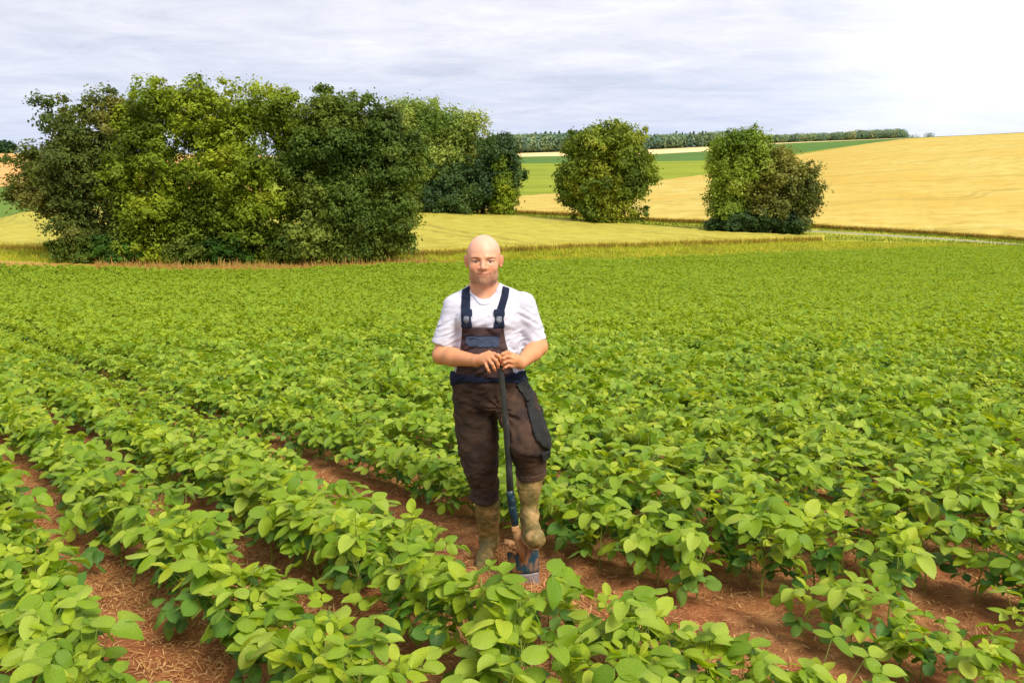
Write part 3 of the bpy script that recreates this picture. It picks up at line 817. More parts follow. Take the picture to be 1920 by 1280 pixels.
def leaflet(r, Ln, Wd, nx, ny):
    """one ovate leaflet along +X from the origin; returns vertices, quads, uv"""
    u = np.linspace(0, 1, nx + 1)[:, None]
    v = np.linspace(-1, 1, ny + 1)[None, :]
    prof = (u ** .55) * ((1 - u) ** .72) / .46
    prof = np.clip(prof, 0.0, 1.05)
    half = Wd / 2 * prof
    x = u * Ln + 0 * v
    skew = r.uniform(-.10, .10)
    y = half * v + skew * Ln * u * (1 - u)
    fold = r.uniform(.05, .35)
    droop = r.uniform(.05, .40)
    cup = r.uniform(-.3, .25)
    z = np.abs(v) * half * fold - droop * Ln * u * u + cup * half * v * v
    z = z + .05 * Ln * np.sin(u * 7 + r.rand() * 6) * np.abs(v) ** 1.5 * .5 + .03 * Ln * np.sin(v * 3 + u * 4 + r.rand() * 6)
    tw = r.uniform(-.35, .35) * u
    y, z = y * np.cos(tw) - z * np.sin(tw), y * np.sin(tw) + z * np.cos(tw)
    V = np.stack([x, y, z], -1).reshape(-1, 3)
    uv = np.stack([v * prof / 2 + 0 * u, u + 0 * v], -1).reshape(-1, 2)
    return V, grid_faces(nx + 1, ny + 1), uv

def rotm(ax, a):
    return np.array(Matrix.Rotation(a, 3, ax))

def compound_leaf(r, size, young, nx=6, ny=4, seg=4):
    """petiole plus three leaflets, growing from the origin towards +X and up"""
    Ps, Fs, Us, Ms = [], [], [], []
    o = 0
    pl = size * (r.uniform(.5, .8) if young else r.uniform(1.1, 2.1))
    el = math.radians(r.uniform(52, 78) if young else r.uniform(28, 62))
    e = np.array([math.cos(el) * pl, r.uniform(-.1, .1) * pl, math.sin(el) * pl])
    mid = e * .55 + np.array([.06 * pl, 0, -.03 * pl])
    V, F_ = tube_path([np.zeros(3), mid, e], size * np.array([.020, .015, .012]), seg)
    V = V[:-2]; F_ = F_[(F_ < len(V)).all(1)]
    Ps.append(V); Fs.append(F_ + o); Us.append(np.full((len(V), 2), .5)); Ms += [3] * len(F_); o += len(V)
    tilt = r.uniform(.3, 1.0) if young else r.uniform(-.35, .75)     # up-turned when young
    roll = r.uniform(-.6, .6)
    rach = size * .28
    ends = [(e, 0.0, 1.0), (e, 1.25 + r.uniform(-.25, .3), .9), (e, -1.25 + r.uniform(-.3, .25), .9)]
    R0 = rotm('Y', -tilt + .35) @ rotm('X', roll)
    for k, (c, yaw, f) in enumerate(ends):
        Ls = size * f * r.uniform(.92, 1.08)
        V, F_, U = leaflet(r, Ls, Ls * (r.uniform(.54, .68) if young else r.uniform(.68, .84)), nx, ny)
        d = r.uniform(-.25, .2) if not young else r.uniform(-.5, .1)
        V = V @ rotm('Y', d + .1).T @ rotm('X', r.uniform(-.35, .35)).T @ rotm('Z', yaw).T
        off = np.array([rach if k == 0 else size * .03, 0, 0])
        V = (V + off) @ R0.T + c
        Ps.append(V); Fs.append(F_ + o); Us.append(U); Ms += [0] * len(F_); o += len(V)
    return np.concatenate(Ps), np.concatenate(Fs), np.concatenate(Us), np.array(Ms)

def leaf_specs(r, height, nl):
    """where leaves sit on one plant: height, azimuth, size, age (0 young 1 mature 2 old)"""
    out = []
    az = r.rand() * 6.28
    for i in range(nl):
        f = (i + .3) / nl
        az += math.pi + r.uniform(-.8, .8)
        if f > .84: age, s = 0, r.uniform(.042, .066)
        elif f > .42: age, s = (1 if r.rand() < .72 else 0), r.uniform(.064, .100)
        else: age, s = (2 if r.rand() < .6 else 1), r.uniform(.060, .092)
        out.append((height * (.10 + .84 * f), az, s, age))
    return out

# --- shared leaf meshes for the plants built one by one
pr = np.random.RandomState(21)
LEAFMESH = {}
for age in (0, 1, 2):
    LEAFMESH[age] = []
    for k in range(7 if age else 4):
        V, F_, U, mi = compound_leaf(pr, 1.0, age == 0, 7, 4, 4)
        mats = [LEAFM[age], M['stem']]
        LEAFMESH[age].append(mesh_np('leaf', V, F_, mats, uv=U, mi=np.where(mi == 3, 1, 0)))
STEMMESH = []
for k in range(4):
    pts = [(0, 0, -.03)]
    for i in range(1, 6):
        pts.append((pr.normal() * .008 * i * .5, pr.normal() * .008 * i * .5, i / 5))
    V, F_ = tube_path(pts, np.linspace(.0042, .0018, 6) * 1.0, 5)
    V[:, 2] *= .34
    V = V[:-2]; F_ = F_[(F_ < len(V)).all(1)]
    STEMMESH.append(mesh_np('stem', V, F_, [M['stem']]))

# --- plant positions along the rows
def row_points(qk, l0, l1, step, r):
    l = np.arange(l0, l1, step) + r.uniform(-.35, .35, len(np.arange(l0, l1, step))) * step
    q = qk + r.normal(0, 1, len(l)) * np.where((l > 11) | (l < -8), .035, .065 if qk > Q0 + .3 else .048) + .05 * vn(l, qk * 3, 0, 1.7)
    return q * CQ - l * SQ, q * SQ + l * CQ, q, l      # X, Y

STAND = (-.18, 3.98); SPADE = (.05, 3.56)
CANDS = []
r_ = np.random.RandomState(11)
for k in range(-14, 185):
    qk = Q0 + k * ROW
    X, Y, q, l = row_points(qk, -110, 140, .106, r_)
    CANDS.append(np.stack([X, Y, q, l, np.full_like(X, k)], 1))
PL = np.concatenate(CANDS)
X, Y, q, l, k = PL.T
yend = np.interp(X, SOYX, SOYY)
tt = X / np.maximum(Y, .1)
keep = (Y > 1.35) & (Y < yend - .25) & (np.abs(tt) < .80 + .8 / np.maximum(Y, .5))
# the three plants in the way of the man's legs and of the blade are trodden away
keep &= np.hypot(X - STAND[0], Y - STAND[1]) > .20
keep &= (np.hypot(X - .07, Y - 3.72) > .21)
keep &= (np.hypot(X - .12, Y - 3.42) > .27)
keep &= (np.hypot(X - .30, Y - 3.22) > .20)
keep &= ~((Y < 1.9) & (r_.rand(len(X)) < .4))
# thin stand in the lower right corner, where the soil shows
thin = (q > 2.48) & (q < 3.9) & (X > .75) & (Y < 3.35)
keep &= ~(thin & (r_.rand(len(X)) < .45))
# missing plants here and there in the rows, more at the row bordering an open furrow
keep &= ~(r_.rand(len(X)) < .05)
PL = PL[keep]
X, Y, q, l, k = PL.T
# rows that border an open furrow stand back from it
side = np.zeros(len(X))
side[k == 0] = .09; side[k == -1] = -.10
side[k == -3] = -.07; side[k == -4] = -.12
side[k == -2] = -.05
m_ = (k == -1) & (l > 2.6) & (l < 5.4); side[m_] -= .09
side[(k == 0) | (k == -1)] *= 1 - ss(5.0, 8.0, l[(k == 0) | (k == -1)])
for kk in range(8, 130, 9):
    side[k == kk] = .06; side[k == kk - 1] = -.06
side[k == 3] = .05; side[k == 4 - 2] = -.04
X = X + side * CQ; Y = Y + side * SQ
dist = np.sqrt(X * X + Y * Y + CAMZ ** 2)
scale = 1 + .16 * vn(X, Y, 3, 1.1) + r_.normal(0, .08, len(X))
# plants at the open furrow on the left of the man are smaller
scale *= np.where(k >= 1, 1.16, np.where((k == -2) | (k == -3), 1.10, 1.04))
scale *= np.where(k == -1, .76, 1)
scale *= np.where(k == 0, .92, 1)
scale *= 1 - .36 * np.exp(-((X + .02) ** 2 + (Y - 3.10) ** 2) / .38 ** 2)
scale *= np.where((q > 2.48) & (q < 3.3) & (X > .75) & (Y < 3.35), .72, 1)
Z = gz(X, Y)
inview = (np.abs(X / np.maximum(Y, .2)) < .66 + .12 / np.maximum(Y, .5)) & (Y > 1.75)
od = np.where(inview, dist, 1e9)
sel = np.argsort(od)[:300]
near = np.zeros(len(X), bool); near[sel] = True

ROWNAME = {-7: 'in the row cut by the lower left corner', -6: 'in the outermost row at lower left', -5: 'in the second row left of the left furrow',
           -4: 'in the row left of the left furrow', -3: 'in the row right of the left furrow',
           -2: 'in the middle row between the two open furrows', -1: 'in the row in front of the man and spade',
           0: 'in the row just behind the man'}
ORD = ['first', 'second', 'third', 'fourth', 'fifth', 'sixth', 'seventh', 'eighth', 'ninth', 'tenth', 'eleventh', 'twelfth', 'thirteenth', 'fourteenth', 'fifteenth', 'sixteenth',
       'seventeenth', 'eighteenth', 'nineteenth', 'twentieth', 'twenty-first', 'twenty-second', 'twenty-third', 'twenty-fourth', 'twenty-fifth', 'twenty-sixth', 'twenty-seventh', 'twenty-eighth',
       'twenty-ninth', 'thirtieth'] + ['thirty-' + w_ for w_ in ('first', 'second', 'third', 'fourth', 'fifth', 'sixth', 'seventh', 'eighth', 'ninth')] + ['fortieth'] + ['forty-' + w_ for w_ in ('first', 'second', 'third', 'fourth', 'fifth', 'sixth', 'seventh', 'eighth', 'ninth')] + ['fiftieth'] + ['fifty-' + w_ for w_ in ('first', 'second', 'third', 'fourth', 'fifth', 'sixth', 'seventh', 'eighth', 'ninth')]
def plant_label(i):
    kk = int(k[i])
    if kk > 0:
        rn = f'in the {ORD[kk]} row behind the man'
    else:
        rn = ROWNAME.get(kk, 'at the far lower left corner')
    same = sel[k[sel] == kk]
    n_ = int((l[same] < l[i]).sum())          # counted from the right-hand, nearer end of the row
    s = scale[i]
    w_ = 'small' if s < .86 else ('tall' if s > 1.14 else 'leafy')
    t_ = f'{w_} soybean plant, {ORD[n_]} from the right {rn}'
    return t_ if len(t_.replace('-', ' ').split()) <= 16 else t_.split(' ', 1)[1]

PLANT_N = {}
for c, i in enumerate(sel):
    r = np.random.RandomState(1000 + int(i) % 100000)
    x, y, z, s = X[i], Y[i], Z[i], scale[i]
    root = empty('soybean_plant', (x, y, z))
    root.rotation_euler = (r.normal(0, .06), r.normal(0, .06), r.rand() * 6.28)
    tag(root, plant_label(i), 'plant', 'soybean plants in the nearest rows')
    st = bpy.data.objects.new('stem', STEMMESH[r.randint(4)]); link(st, root)
    hgt = .34 * s
    st.scale = (s, s, s)
    for (h, az, sz, age) in leaf_specs(r, hgt, 15):
        ms = LEAFMESH[age]
        lf = bpy.data.objects.new('leaf', ms[r.randint(len(ms))])
        link(lf, root)
        lf.location = (0, 0, h)
        lf.rotation_euler = (0, r.uniform(-.12, .12), az)
        g = sz * (.75 + .3 * s) * r.uniform(.9, 1.1)
        lf.scale = (g, g * (1 if r.rand() < .5 else -1), g)

# --- all further plants: one object, the plants instanced on points inside it
def far_crop(name, label, idx, nx, ny, nproto, nl, seed, fat=1.0, mats=None):
    r = np.random.RandomState(seed)
    Vs, Fs, Us, Ms, VK = [], [], [], [], []
    o = 0
    for p in range(nproto):
        for (h, az, sz, age) in leaf_specs(r, .34, nl):
            V, F_, U, mi = compound_leaf(r, sz * fat, age == 0, nx, ny, 3)
            V = V @ rotm('Z', az).T + np.array([0, 0, h])
            Vs.append(V); Fs.append(F_ + o); Us.append(U); Ms.append(np.where(mi == 3, 3, age)); VK += [p + 1] * len(V); o += len(V)
    n = len(idx)
    Vp = np.stack([X[idx], Y[idx], Z[idx]], 1)
    Vs.append(Vp); VK += [0] * n
    V = np.concatenate(Vs); F_ = np.concatenate(Fs)
    U = np.concatenate(Us + [np.zeros((n, 2))])
    me = mesh_np(name, V, F_, mats or LEAFM, uv=U, mi=np.concatenate(Ms))
    N_ = len(V)
    pk = np.zeros(N_, np.int32); pk[-n:] = r.randint(1, nproto + 1, n)
    rot = np.zeros((N_, 3), np.float32); rot[-n:, 2] = r.rand(n) * 6.28; rot[-n:, 0] = r.normal(0, .08, n); rot[-n:, 1] = r.normal(0, .08, n)
    scl = np.ones(N_, np.float32); scl[-n:] = scale[idx]
    me.attributes.new('vk', 'INT', 'POINT').data.foreach_set('value', np.array(VK, np.int32))
    me.attributes.new('pk', 'INT', 'POINT').data.foreach_set('value', pk)
    me.attributes.new('scl', 'FLOAT', 'POINT').data.foreach_set('value', scl)
    me.attributes.new('rotv', 'FLOAT_VECTOR', 'POINT').data.foreach_set('vector', rot.ravel())
    ob = link(bpy.data.objects.new(name, me))
    ng = bpy.data.node_groups.new(name + '_nodes', 'GeometryNodeTree')
    ng.interface.new_socket('Geometry', in_out='INPUT', socket_type='NodeSocketGeometry')
    ng.interface.new_socket('Geometry', in_out='OUTPUT', socket_type='NodeSocketGeometry')
    N, L = ng.nodes.new, ng.links.new
    gi, go, jn = N('NodeGroupInput'), N('NodeGroupOutput'), N('GeometryNodeJoinGeometry')
    def attr(nm, ty):
        a = N('GeometryNodeInputNamedAttribute'); a.data_type = ty; a.inputs['Name'].default_value = nm
        return [s for s in a.outputs if s.name == 'Attribute' and s.enabled][0]
    def sep_by(nm, val):
        c = N('FunctionNodeCompare'); c.data_type = 'INT'; c.operation = 'EQUAL'
        ins = [s for s in c.inputs if s.enabled]
        L(attr(nm, 'INT'), ins[0]); ins[1].default_value = val
        s = N('GeometryNodeSeparateGeometry'); s.domain = 'POINT'
        L(gi.outputs[0], s.inputs['Geometry']); L(c.outputs[0], s.inputs['Selection'])
        return s.outputs[0]
    for p in range(1, nproto + 1):
        ip = N('GeometryNodeInstanceOnPoints')
        L(sep_by('pk', p), ip.inputs['Points']); L(sep_by('vk', p), ip.inputs['Instance'])
        L(attr('rotv', 'FLOAT_VECTOR'), ip.inputs['Rotation']); L(attr('scl', 'FLOAT'), ip.inputs['Scale'])
        L(ip.outputs[0], jn.inputs[0])
    L(jn.outputs[0], go.inputs[0])
    md = ob.modifiers.new('plants', 'NODES'); md.node_group = ng
    tag(ob, label, kind='stuff')
    return ob
rest = np.where(~near)[0]
d_ = dist[rest]
far_crop('soybean_crop', 'soybean plants standing in closed rows behind the nearest ones', rest[d_ < 15], 5, 4, 6, 16, 31)
far_crop('distant_soybean_crop', 'soybean crop stretching as a green carpet to the trees and wheat', rest[d_ >= 15], 3, 2, 5, 13, 32, 1.15, FARM)
print('plants', len(X), 'near', len(sel), 'max near dist', dist[sel].max())

# ================================================================== THE MAN
def surface(F, xs, ys, zs):
    """naive surface nets on a rectilinear grid; negative inside"""
    S = F < 0
    nx, ny, nz = F.shape
    cnt = np.zeros((nx - 1, ny - 1, nz - 1), np.int8)
    for i in (0, 1):
        for j in (0, 1):
            for k in (0, 1):
                cnt += S[i:nx - 1 + i, j:ny - 1 + j, k:nz - 1 + k]
    act = (cnt > 0) & (cnt < 8)
    I, J, K = np.where(act)
    vid = np.full(act.shape, -1, np.int32); vid[I, J, K] = np.arange(len(I))
    acc = np.zeros((len(I), 3)); num = np.zeros(len(I))
    G = (xs, ys, zs)
    def corner(o): return F[I + o[0], J + o[1], K + o[2]], np.stack([xs[I + o[0]], ys[J + o[1]], zs[K + o[2]]], 1)
    cs = {}
    for a in range(8):
        o = (a & 1, a >> 1 & 1, a >> 2 & 1); cs[o] = corner(o)
    for o in cs:
        for ax in range(3):
            if o[ax] == 0:
                p = list(o); p[ax] = 1; p = tuple(p)
                fa, pa = cs[o]; fb, pb = cs[p]
                m_ = (fa < 0) != (fb < 0)
                t = np.where(m_, fa / np.where(m_, fa - fb, 1), 0)
                acc += (pa + (pb - pa) * t[:, None]) * m_[:, None]; num += m_
    V = acc / num[:, None]
    Q = []
    for ax in range(3):
        sl0 = [slice(None)] * 3; sl1 = [slice(None)] * 3
        sl0[ax] = slice(0, -1); sl1[ax] = slice(1, None)
        A, B = S[tuple(sl0)], S[tuple(sl1)]
        ch = A != B
        b, c = [a_ for a_ in range(3) if a_ != ax]
        idx = np.array(np.where(ch)).T
        ok = (idx[:, b] > 0) & (idx[:, c] > 0) & (idx[:, b] < F.shape[b] - 1) & (idx[:, c] < F.shape[c] - 1)
        idx = idx[ok]
        ins = A[tuple(idx.T)]
        def cell(db, dc):
            q_ = idx.copy(); q_[:, b] += db; q_[:, c] += dc
            return vid[tuple(q_.T)]
        quad = np.stack([cell(-1, -1), cell(0, -1), cell(0, 0), cell(-1, 0)], 1)
        flip = ins if ax != 1 else ~ins
        quad[~flip] = quad[~flip][:, ::-1]
        Q.append(quad)
    Q = np.concatenate(Q)
    return V, Q[(Q >= 0).all(1)]

def relax(V, Q, n=2, f=.5):
    E_ = np.concatenate([Q[:, [0, 1]], Q[:, [1, 2]], Q[:, [2, 3]], Q[:, [3, 0]]])
    for _ in range(n):
        s = np.zeros_like(V); c = np.bincount(E_[:, 0], minlength=len(V)) + np.bincount(E_[:, 1], minlength=len(V))
        for a in range(3):
            s[:, a] = np.bincount(E_[:, 0], V[E_[:, 1], a], len(V)) + np.bincount(E_[:, 1], V[E_[:, 0], a], len(V))
        V = V * (1 - f) + s / np.maximum(c, 1)[:, None] * f
    return V

def smin(a, b, k):
    if k <= 0: return np.minimum(a, b)
    h = np.clip(.5 + .5 * (b - a) / k, 0, 1)
    return b * (1 - h) + a * h - k * h * (1 - h)
def smax(a, b, k): return -smin(-a, -b, k)

class Vol:
    def __init__(s, xs, ys, zs):
        s.xs, s.ys, s.zs = (np.asarray(a, float) for a in (xs, ys, zs))
        s.F = np.full((len(xs), len(ys), len(zs)), .5, np.float32)
    def box(s, lo, hi, pad):
        r = []
        for g, a, b in zip((s.xs, s.ys, s.zs), lo, hi):
            i = max(np.searchsorted(g, a - pad) - 1, 0); j = min(np.searchsorted(g, b + pad) + 1, len(g))
            r.append(slice(i, j))
        return tuple(r)
    def grid(s, r):
        return np.meshgrid(s.xs[r[0]], s.ys[r[1]], s.zs[r[2]], indexing='ij', copy=False)
    def op(s, fn, lo, hi, k=0.0, pad=.03, mode='add'):
        r = s.box(lo, hi, pad + k)
        if any(q_.stop <= q_.start for q_ in r): return
        d = fn(*s.grid(r)).astype(np.float32)
        if mode == 'add': s.F[r] = smin(s.F[r], d, k)
        else: s.F[r] = smax(s.F[r], -d, k)
    def cone(s, a, b, ra, rb, k=.02, mode='add', sy=1.0, pad=.03):
        a = np.asarray(a, float); b = np.asarray(b, float); ab = b - a; L2 = max(ab @ ab, 1e-9)
        def fn(x, y, z):
            px, py, pz = x - a[0], y - a[1], z - a[2]
            t = np.clip((px * ab[0] + py * ab[1] + pz * ab[2]) / L2, 0, 1)
            return np.sqrt((px - t * ab[0]) ** 2 + ((py - t * ab[1]) / sy) ** 2 + (pz - t * ab[2]) ** 2) - (ra + (rb - ra) * t)
        R = max(ra, rb) * max(1, sy)
        s.op(fn, np.minimum(a, b) - R, np.maximum(a, b) + R, k, pad, mode)
    def ell(s, c, r, k=.02, mode='add', pad=.03, rot=None):
        c = np.asarray(c, float); r = np.asarray(r, float)
        def fn(x, y, z):
            p = [x - c[0], y - c[1], z - c[2]]
            if rot is not None:
                p = [rot[0][i] * p[0] + rot[1][i] * p[1] + rot[2][i] * p[2] for i in range(3)]
            k0 = np.sqrt((p[0] / r[0]) ** 2 + (p[1] / r[1]) ** 2 + (p[2] / r[2]) ** 2)
            k1 = np.sqrt((p[0] / r[0] ** 2) ** 2 + (p[1] / r[1] ** 2) ** 2 + (p[2] / r[2] ** 2) ** 2) + 1e-6
            return k0 * (k0 - 1) / k1
        R = max(r) if rot is not None else r
        s.op(fn, c - R, c + R, k, pad, mode)
    def loft(s, rows, k=.02, n=2.3, mode='add', pad=.03):
        """rows: (z, cx, cy, half width, half depth) from low to high"""
        rows = np.array(sorted(rows)); z_ = rows[:, 0]
        def fn(x, y, z):
            cx, cy, a, b = (np.interp(z, z_, rows[:, i]) for i in (1, 2, 3, 4))
            u = (np.abs((x - cx) / a) ** n + np.abs((y - cy) / b) ** n) ** (1 / n)
            d = (u - 1) * np.minimum(a, b)
            return np.maximum(d, np.maximum(z_[0] - z, z - z_[-1]))
        lo = (min(rows[:, 1] - rows[:, 3]), min(rows[:, 2] - rows[:, 4]), z_[0]); hi = (max(rows[:, 1] + rows[:, 3]), max(rows[:, 2] + rows[:, 4]), z_[-1])
        s.op(fn, np.array(lo), np.array(hi), k, pad, mode)
    def mesh(s, sm=1, F=None):
        V, Q = surface(s.F if F is None else F, s.xs, s.ys, s.zs)
        return relax(V, Q, sm, .4), Q

YB = 3.92
def row_px(py, xl, xr, hd, yc=YB):
    a = P(xl, py, yc); b = P(xr, py, yc)
    return (a[2], (a[0] + b[0]) / 2, yc, (b[0] - a[0]) / 2, hd)

FEET = P(912, 1038, 3.97)
MAN = empty('person', (FEET[0], FEET[1], float(gz(FEET[0], FEET[1]))))
tag(MAN, 'bald man with stubble in white t-shirt and brown bib overalls leaning on a spade', 'person')
MO = np.array(MAN.location)

# materials
def skin_mat():
    m, nt, b = mat('skin', .48, .4)
    N, L = nt.nodes.new, nt.links.new
    at = N('ShaderNodeAttribute'); at.attribute_name = 'Col'
    tc = N('ShaderNodeTexCoord')
    n = N('ShaderNodeTexNoise'); n.inputs['Scale'].default_value = 22; n.inputs['Detail'].default_value = 5
    L(tc.outputs['Object'], n.inputs['Vector'])
    r = N('ShaderNodeValToRGB'); r.color_ramp.elements[0].position = .3; r.color_ramp.elements[0].color = (1.0, .90, .86, 1)
    r.color_ramp.elements[1].position = .7; r.color_ramp.elements[1].color = (1, 1.04, 1.05, 1)
    L(n.outputs['Fac'], r.inputs[0])
    mx = N('ShaderNodeMix'); mx.data_type = 'RGBA'; mx.blend_type = 'MULTIPLY'; mx.inputs[0].default_value = 1
    L(at.outputs['Color'], mx.inputs[6]); L(r.outputs[0], mx.inputs[7])
    L(mx.outputs[2], b.inputs['Base Color'])
    b.inputs['Subsurface Weight'].default_value = .12
    b.inputs['Subsurface Radius'].default_value = (.01, .004, .002)
    b.inputs['Subsurface Scale'].default_value = .6
    return m
M['skin'] = skin_mat()
def cloth(name, c0, c1, scale=14, rough=.9, bump=.25, bs=60, bd=.004, dirt=None, weave=True):
    return noise_mat(name, [(.3, c0), (.7, c1)], scale=scale, detail=7, rough=rough, spec=.15, bump=bump, bscale=bs, bdist=bd,
                     scale2=7 if dirt else None, mix2=.75 if dirt else 0, col2=dirt or (0, 0, 0, 1))
M['shirt'] = cloth('white_cotton', srgb(196, 197, 212), srgb(214, 215, 228), 5, bump=.2, bs=25, bd=.006)
M['brown'] = cloth('brown_work_cloth', srgb(48, 39, 36), srgb(70, 57, 50), 9, bump=.35, bs=30, bd=.006, dirt=srgb(88, 66, 52))
M['bibc'] = cloth('brown_bib_cloth', srgb(62, 48, 50), srgb(84, 66, 66), 9, bump=.3, bs=30, bd=.005)
M['navy'] = cloth('navy_cloth', srgb(26, 32, 50), srgb(40, 48, 68), 12, bump=.3, bs=40)
M['grey'] = cloth('dark_grey_cloth', srgb(34, 35, 35), srgb(56, 56, 54), 12, bump=.3, bs=40)
M['slate'] = cloth('slate_blue_cloth', srgb(52, 62, 82), srgb(72, 84, 104), 14, bump=.3, bs=40)
M['boot'] = noise_mat('muddy_rubber', [(.36, srgb(84, 78, 40)), (.5, srgb(126, 108, 60)), (.62, srgb(172, 138, 88))], scale=11, detail=9, rough=.6, spec=.35, bump=.4, bscale=45, bdist=.005, nrough=.7)
M['mud'] = noise_mat('dried_mud', [(.3, srgb(140, 100, 66)), (.7, srgb(188, 146, 100))], scale=18, bump=.9, bscale=40, bdist=.01, rough=.95)
M['metal'] = noise_mat('buckle_metal', [(.3, srgb(80, 86, 100)), (.7, srgb(130, 136, 150))], scale=20, rough=.4, spec=.6)
M['eye'] = noise_mat('eye', [(.3, srgb(150, 136, 128)), (.7, srgb(180, 168, 160))], scale=50, rough=.25, spec=.5)
M['iris'] = noise_mat('iris', [(.3, srgb(30, 26, 24)), (.7, srgb(52, 46, 42))], scale=80, rough=.2, spec=.5)
M['brow'] = noise_mat('brow_hair', [(.3, srgb(150, 112, 84)), (.7, srgb(176, 134, 102))], scale=60)

# ---- body: one continuous figure
hc = P(907, 487, 3.90)                       # middle of the head
def mm(a, b, st): return np.arange(a, b, st)
zs_b = np.concatenate([mm(-.62, .40, .012), mm(.40, .50, .006), mm(.50, .74, .0032), mm(.74, 1.0, .008), mm(1.0, 1.30, .003)])
zs_b = np.concatenate([mm(-.62, .56, .011), mm(.56, .735, .0030), mm(.735, 1.060, .007), mm(1.060, hc[2] - .13, .003), mm(hc[2] - .13, hc[2] + .03, .0017), mm(hc[2] + .03, hc[2] + .17, .0035)])
xs_b = np.concatenate([mm(-.48, -.26, .006), mm(-.26, .02, .0025), mm(.02, .26, .006)])
ys_b = np.concatenate([mm(3.30, 3.50, .012), mm(3.50, 3.72, .0032), mm(3.72, 4.16, .0055)])
def thin_out(a, d):
    keep_ = [a[0]]
    for v in a[1:]:
        if v - keep_[-1] > d: keep_.append(v)
    return np.array(keep_)
xs_b, ys_b, zs_b = thin_out(xs_b, .0016), thin_out(ys_b, .002), thin_out(zs_b, .0013)
B = Vol(xs_b, ys_b, zs_b)
# torso, hips and legs (mostly inside the clothes)
tors = [row_px(py, xl + 7, xr - 7, hd - .02) for py, xl, xr, hd in
        [(562, 866, 974, .085), (580, 858, 980, .110), (610, 860, 980, .130), (650, 860, 980, .145), (690, 858, 976, .150), (730, 858, 984, .145)]]
B.loft(tors, .01)
B.cone(P(895, 551, 3.935), P(860, 576, 3.925), .036, .046, .03)
B.cone(P(922, 551, 3.935), P(972, 575, 3.925), .036, .046, .03)
hipL, kneeL, ankL = P(893, 735, 3.92), P(905, 860, 3.92), P(917, 1000, 3.985)
hipR, kneeR, ankR = P(955, 735, 3.93), P(990, 842, 3.745), P(991, 965, 3.70)
B.cone(hipL, kneeL, .085, .056, .02); B.cone(kneeL, ankL, .052, .032, .01)
B.cone(hipR, kneeR, .080, .052, .02); B.cone(kneeR, ankR, .050, .036, .01)
B.cone(ankL, ankL + np.array([0, -.03, -.04]), .028, .022, .01)
B.cone(ankR, ankR + np.array([.02, -.14, -.06]), .032, .024, .01)
# arms
shL, elL, wrL = P(852, 578, 3.92), P(828, 666, 3.86), P(893, 676, 3.66)
shR, elR, wrR = P(984, 574, 3.92), P(1010, 650, 3.88), P(976, 681, 3.66)
for sh, el, wr in ((shL, elL, wrL), (shR, elR, wrR)):
    B.cone(sh, el, .050, .047, .02)
    m1 = el + (wr - el) * .35
    B.cone(el, m1, .045, .047, .02)
    B.cone(m1, wr, .046, .030, .02)
# neck and head
H = hc
Hc = lambda x, y, z: H + np.array([x, y, z])
B.cone(Hc(0, .025, -.05), P(907, 556, 3.93), .062, .068, .03)
B.cone(Hc(-.03, .03, -.14), P(882, 556, 3.935), .036, .036, .04)
B.cone(Hc(.03, .03, -.14), P(936, 556, 3.935), .036, .036, .04)
B.ell(Hc(0, .018, .036), (.0845, .099, .092), .0)
B.ell(Hc(0, .0, .015), (.083, .090, .080), .02)
B.ell(Hc(0, -.020, -.035), (.074, .072, .080), .02)
B.ell(Hc(0, -.026, -.078), (.066, .060, .044), .03)
B.ell(Hc(0, -.072, -.104), (.026, .020, .020), .025)
for s in (-1, 1):
    B.ell(Hc(s * .043, -.058, -.034), (.026, .026, .024), .02)          # cheek
    B.ell(Hc(s * .048, -.022, -.088), (.024, .036, .028), .02)          # jaw angle
    B.cone(Hc(s * .014, -.085, .022), Hc(s * .054, -.066, .020), .008, .007, .014)   # brow ridge
    B.ell(Hc(s * .038, -.092, .002), (.022, .012, .010), .012, 'sub')   # socket
    B.ell(Hc(s * .038, -.0690, .0045), (.021, .013, .0085), .004)        # upper lid
    B.ell(Hc(s * .038, -.0685, -.0105), (.020, .0120, .0062), .003)      # lower lid
B.cone(Hc(0, -.084, .012), Hc(0, -.105, -.030), .0085, .0130, .010)
for s in (-1, 1):
    B.ell(Hc(s * .0165, -.092, -.034), (.0095, .011, .0085), .006)
    B.ell(Hc(s * .0075, -.106, -.044), (.0042, .005, .004), .003, 'sub')
B.ell(Hc(0, -.079, -.062), (.036, .012, .024), .018)
for s in (-1, 1):                                                           # ears
    Re = rotm('Z', s * -.5) @ rotm('Y', s * .12)
    B.ell(Hc(s * .0925, .014, -.008), (.0085, .019, .033), .006, rot=Re)
    B.ell(Hc(s * .0995, -.006, -.006), (.0055, .010, .019), .003, 'sub', rot=Re)
    B.ell(Hc(s * .088, .004, -.034), (.006, .009, .010), .005)
# hands folded over the end of the spade handle
GRIP = P(937, 684, 3.60)
def chain(pts, r0, r1, k=.0035):
    pts = [P(*p) for p in pts]
    n_ = len(pts) - 1
    for i in range(n_):
        a_, b_ = r0 + (r1 - r0) * i / n_, r0 + (r1 - r0) * (i + 1) / n_
        B.cone(pts[i], pts[i + 1], a_, b_, k, pad=.012)
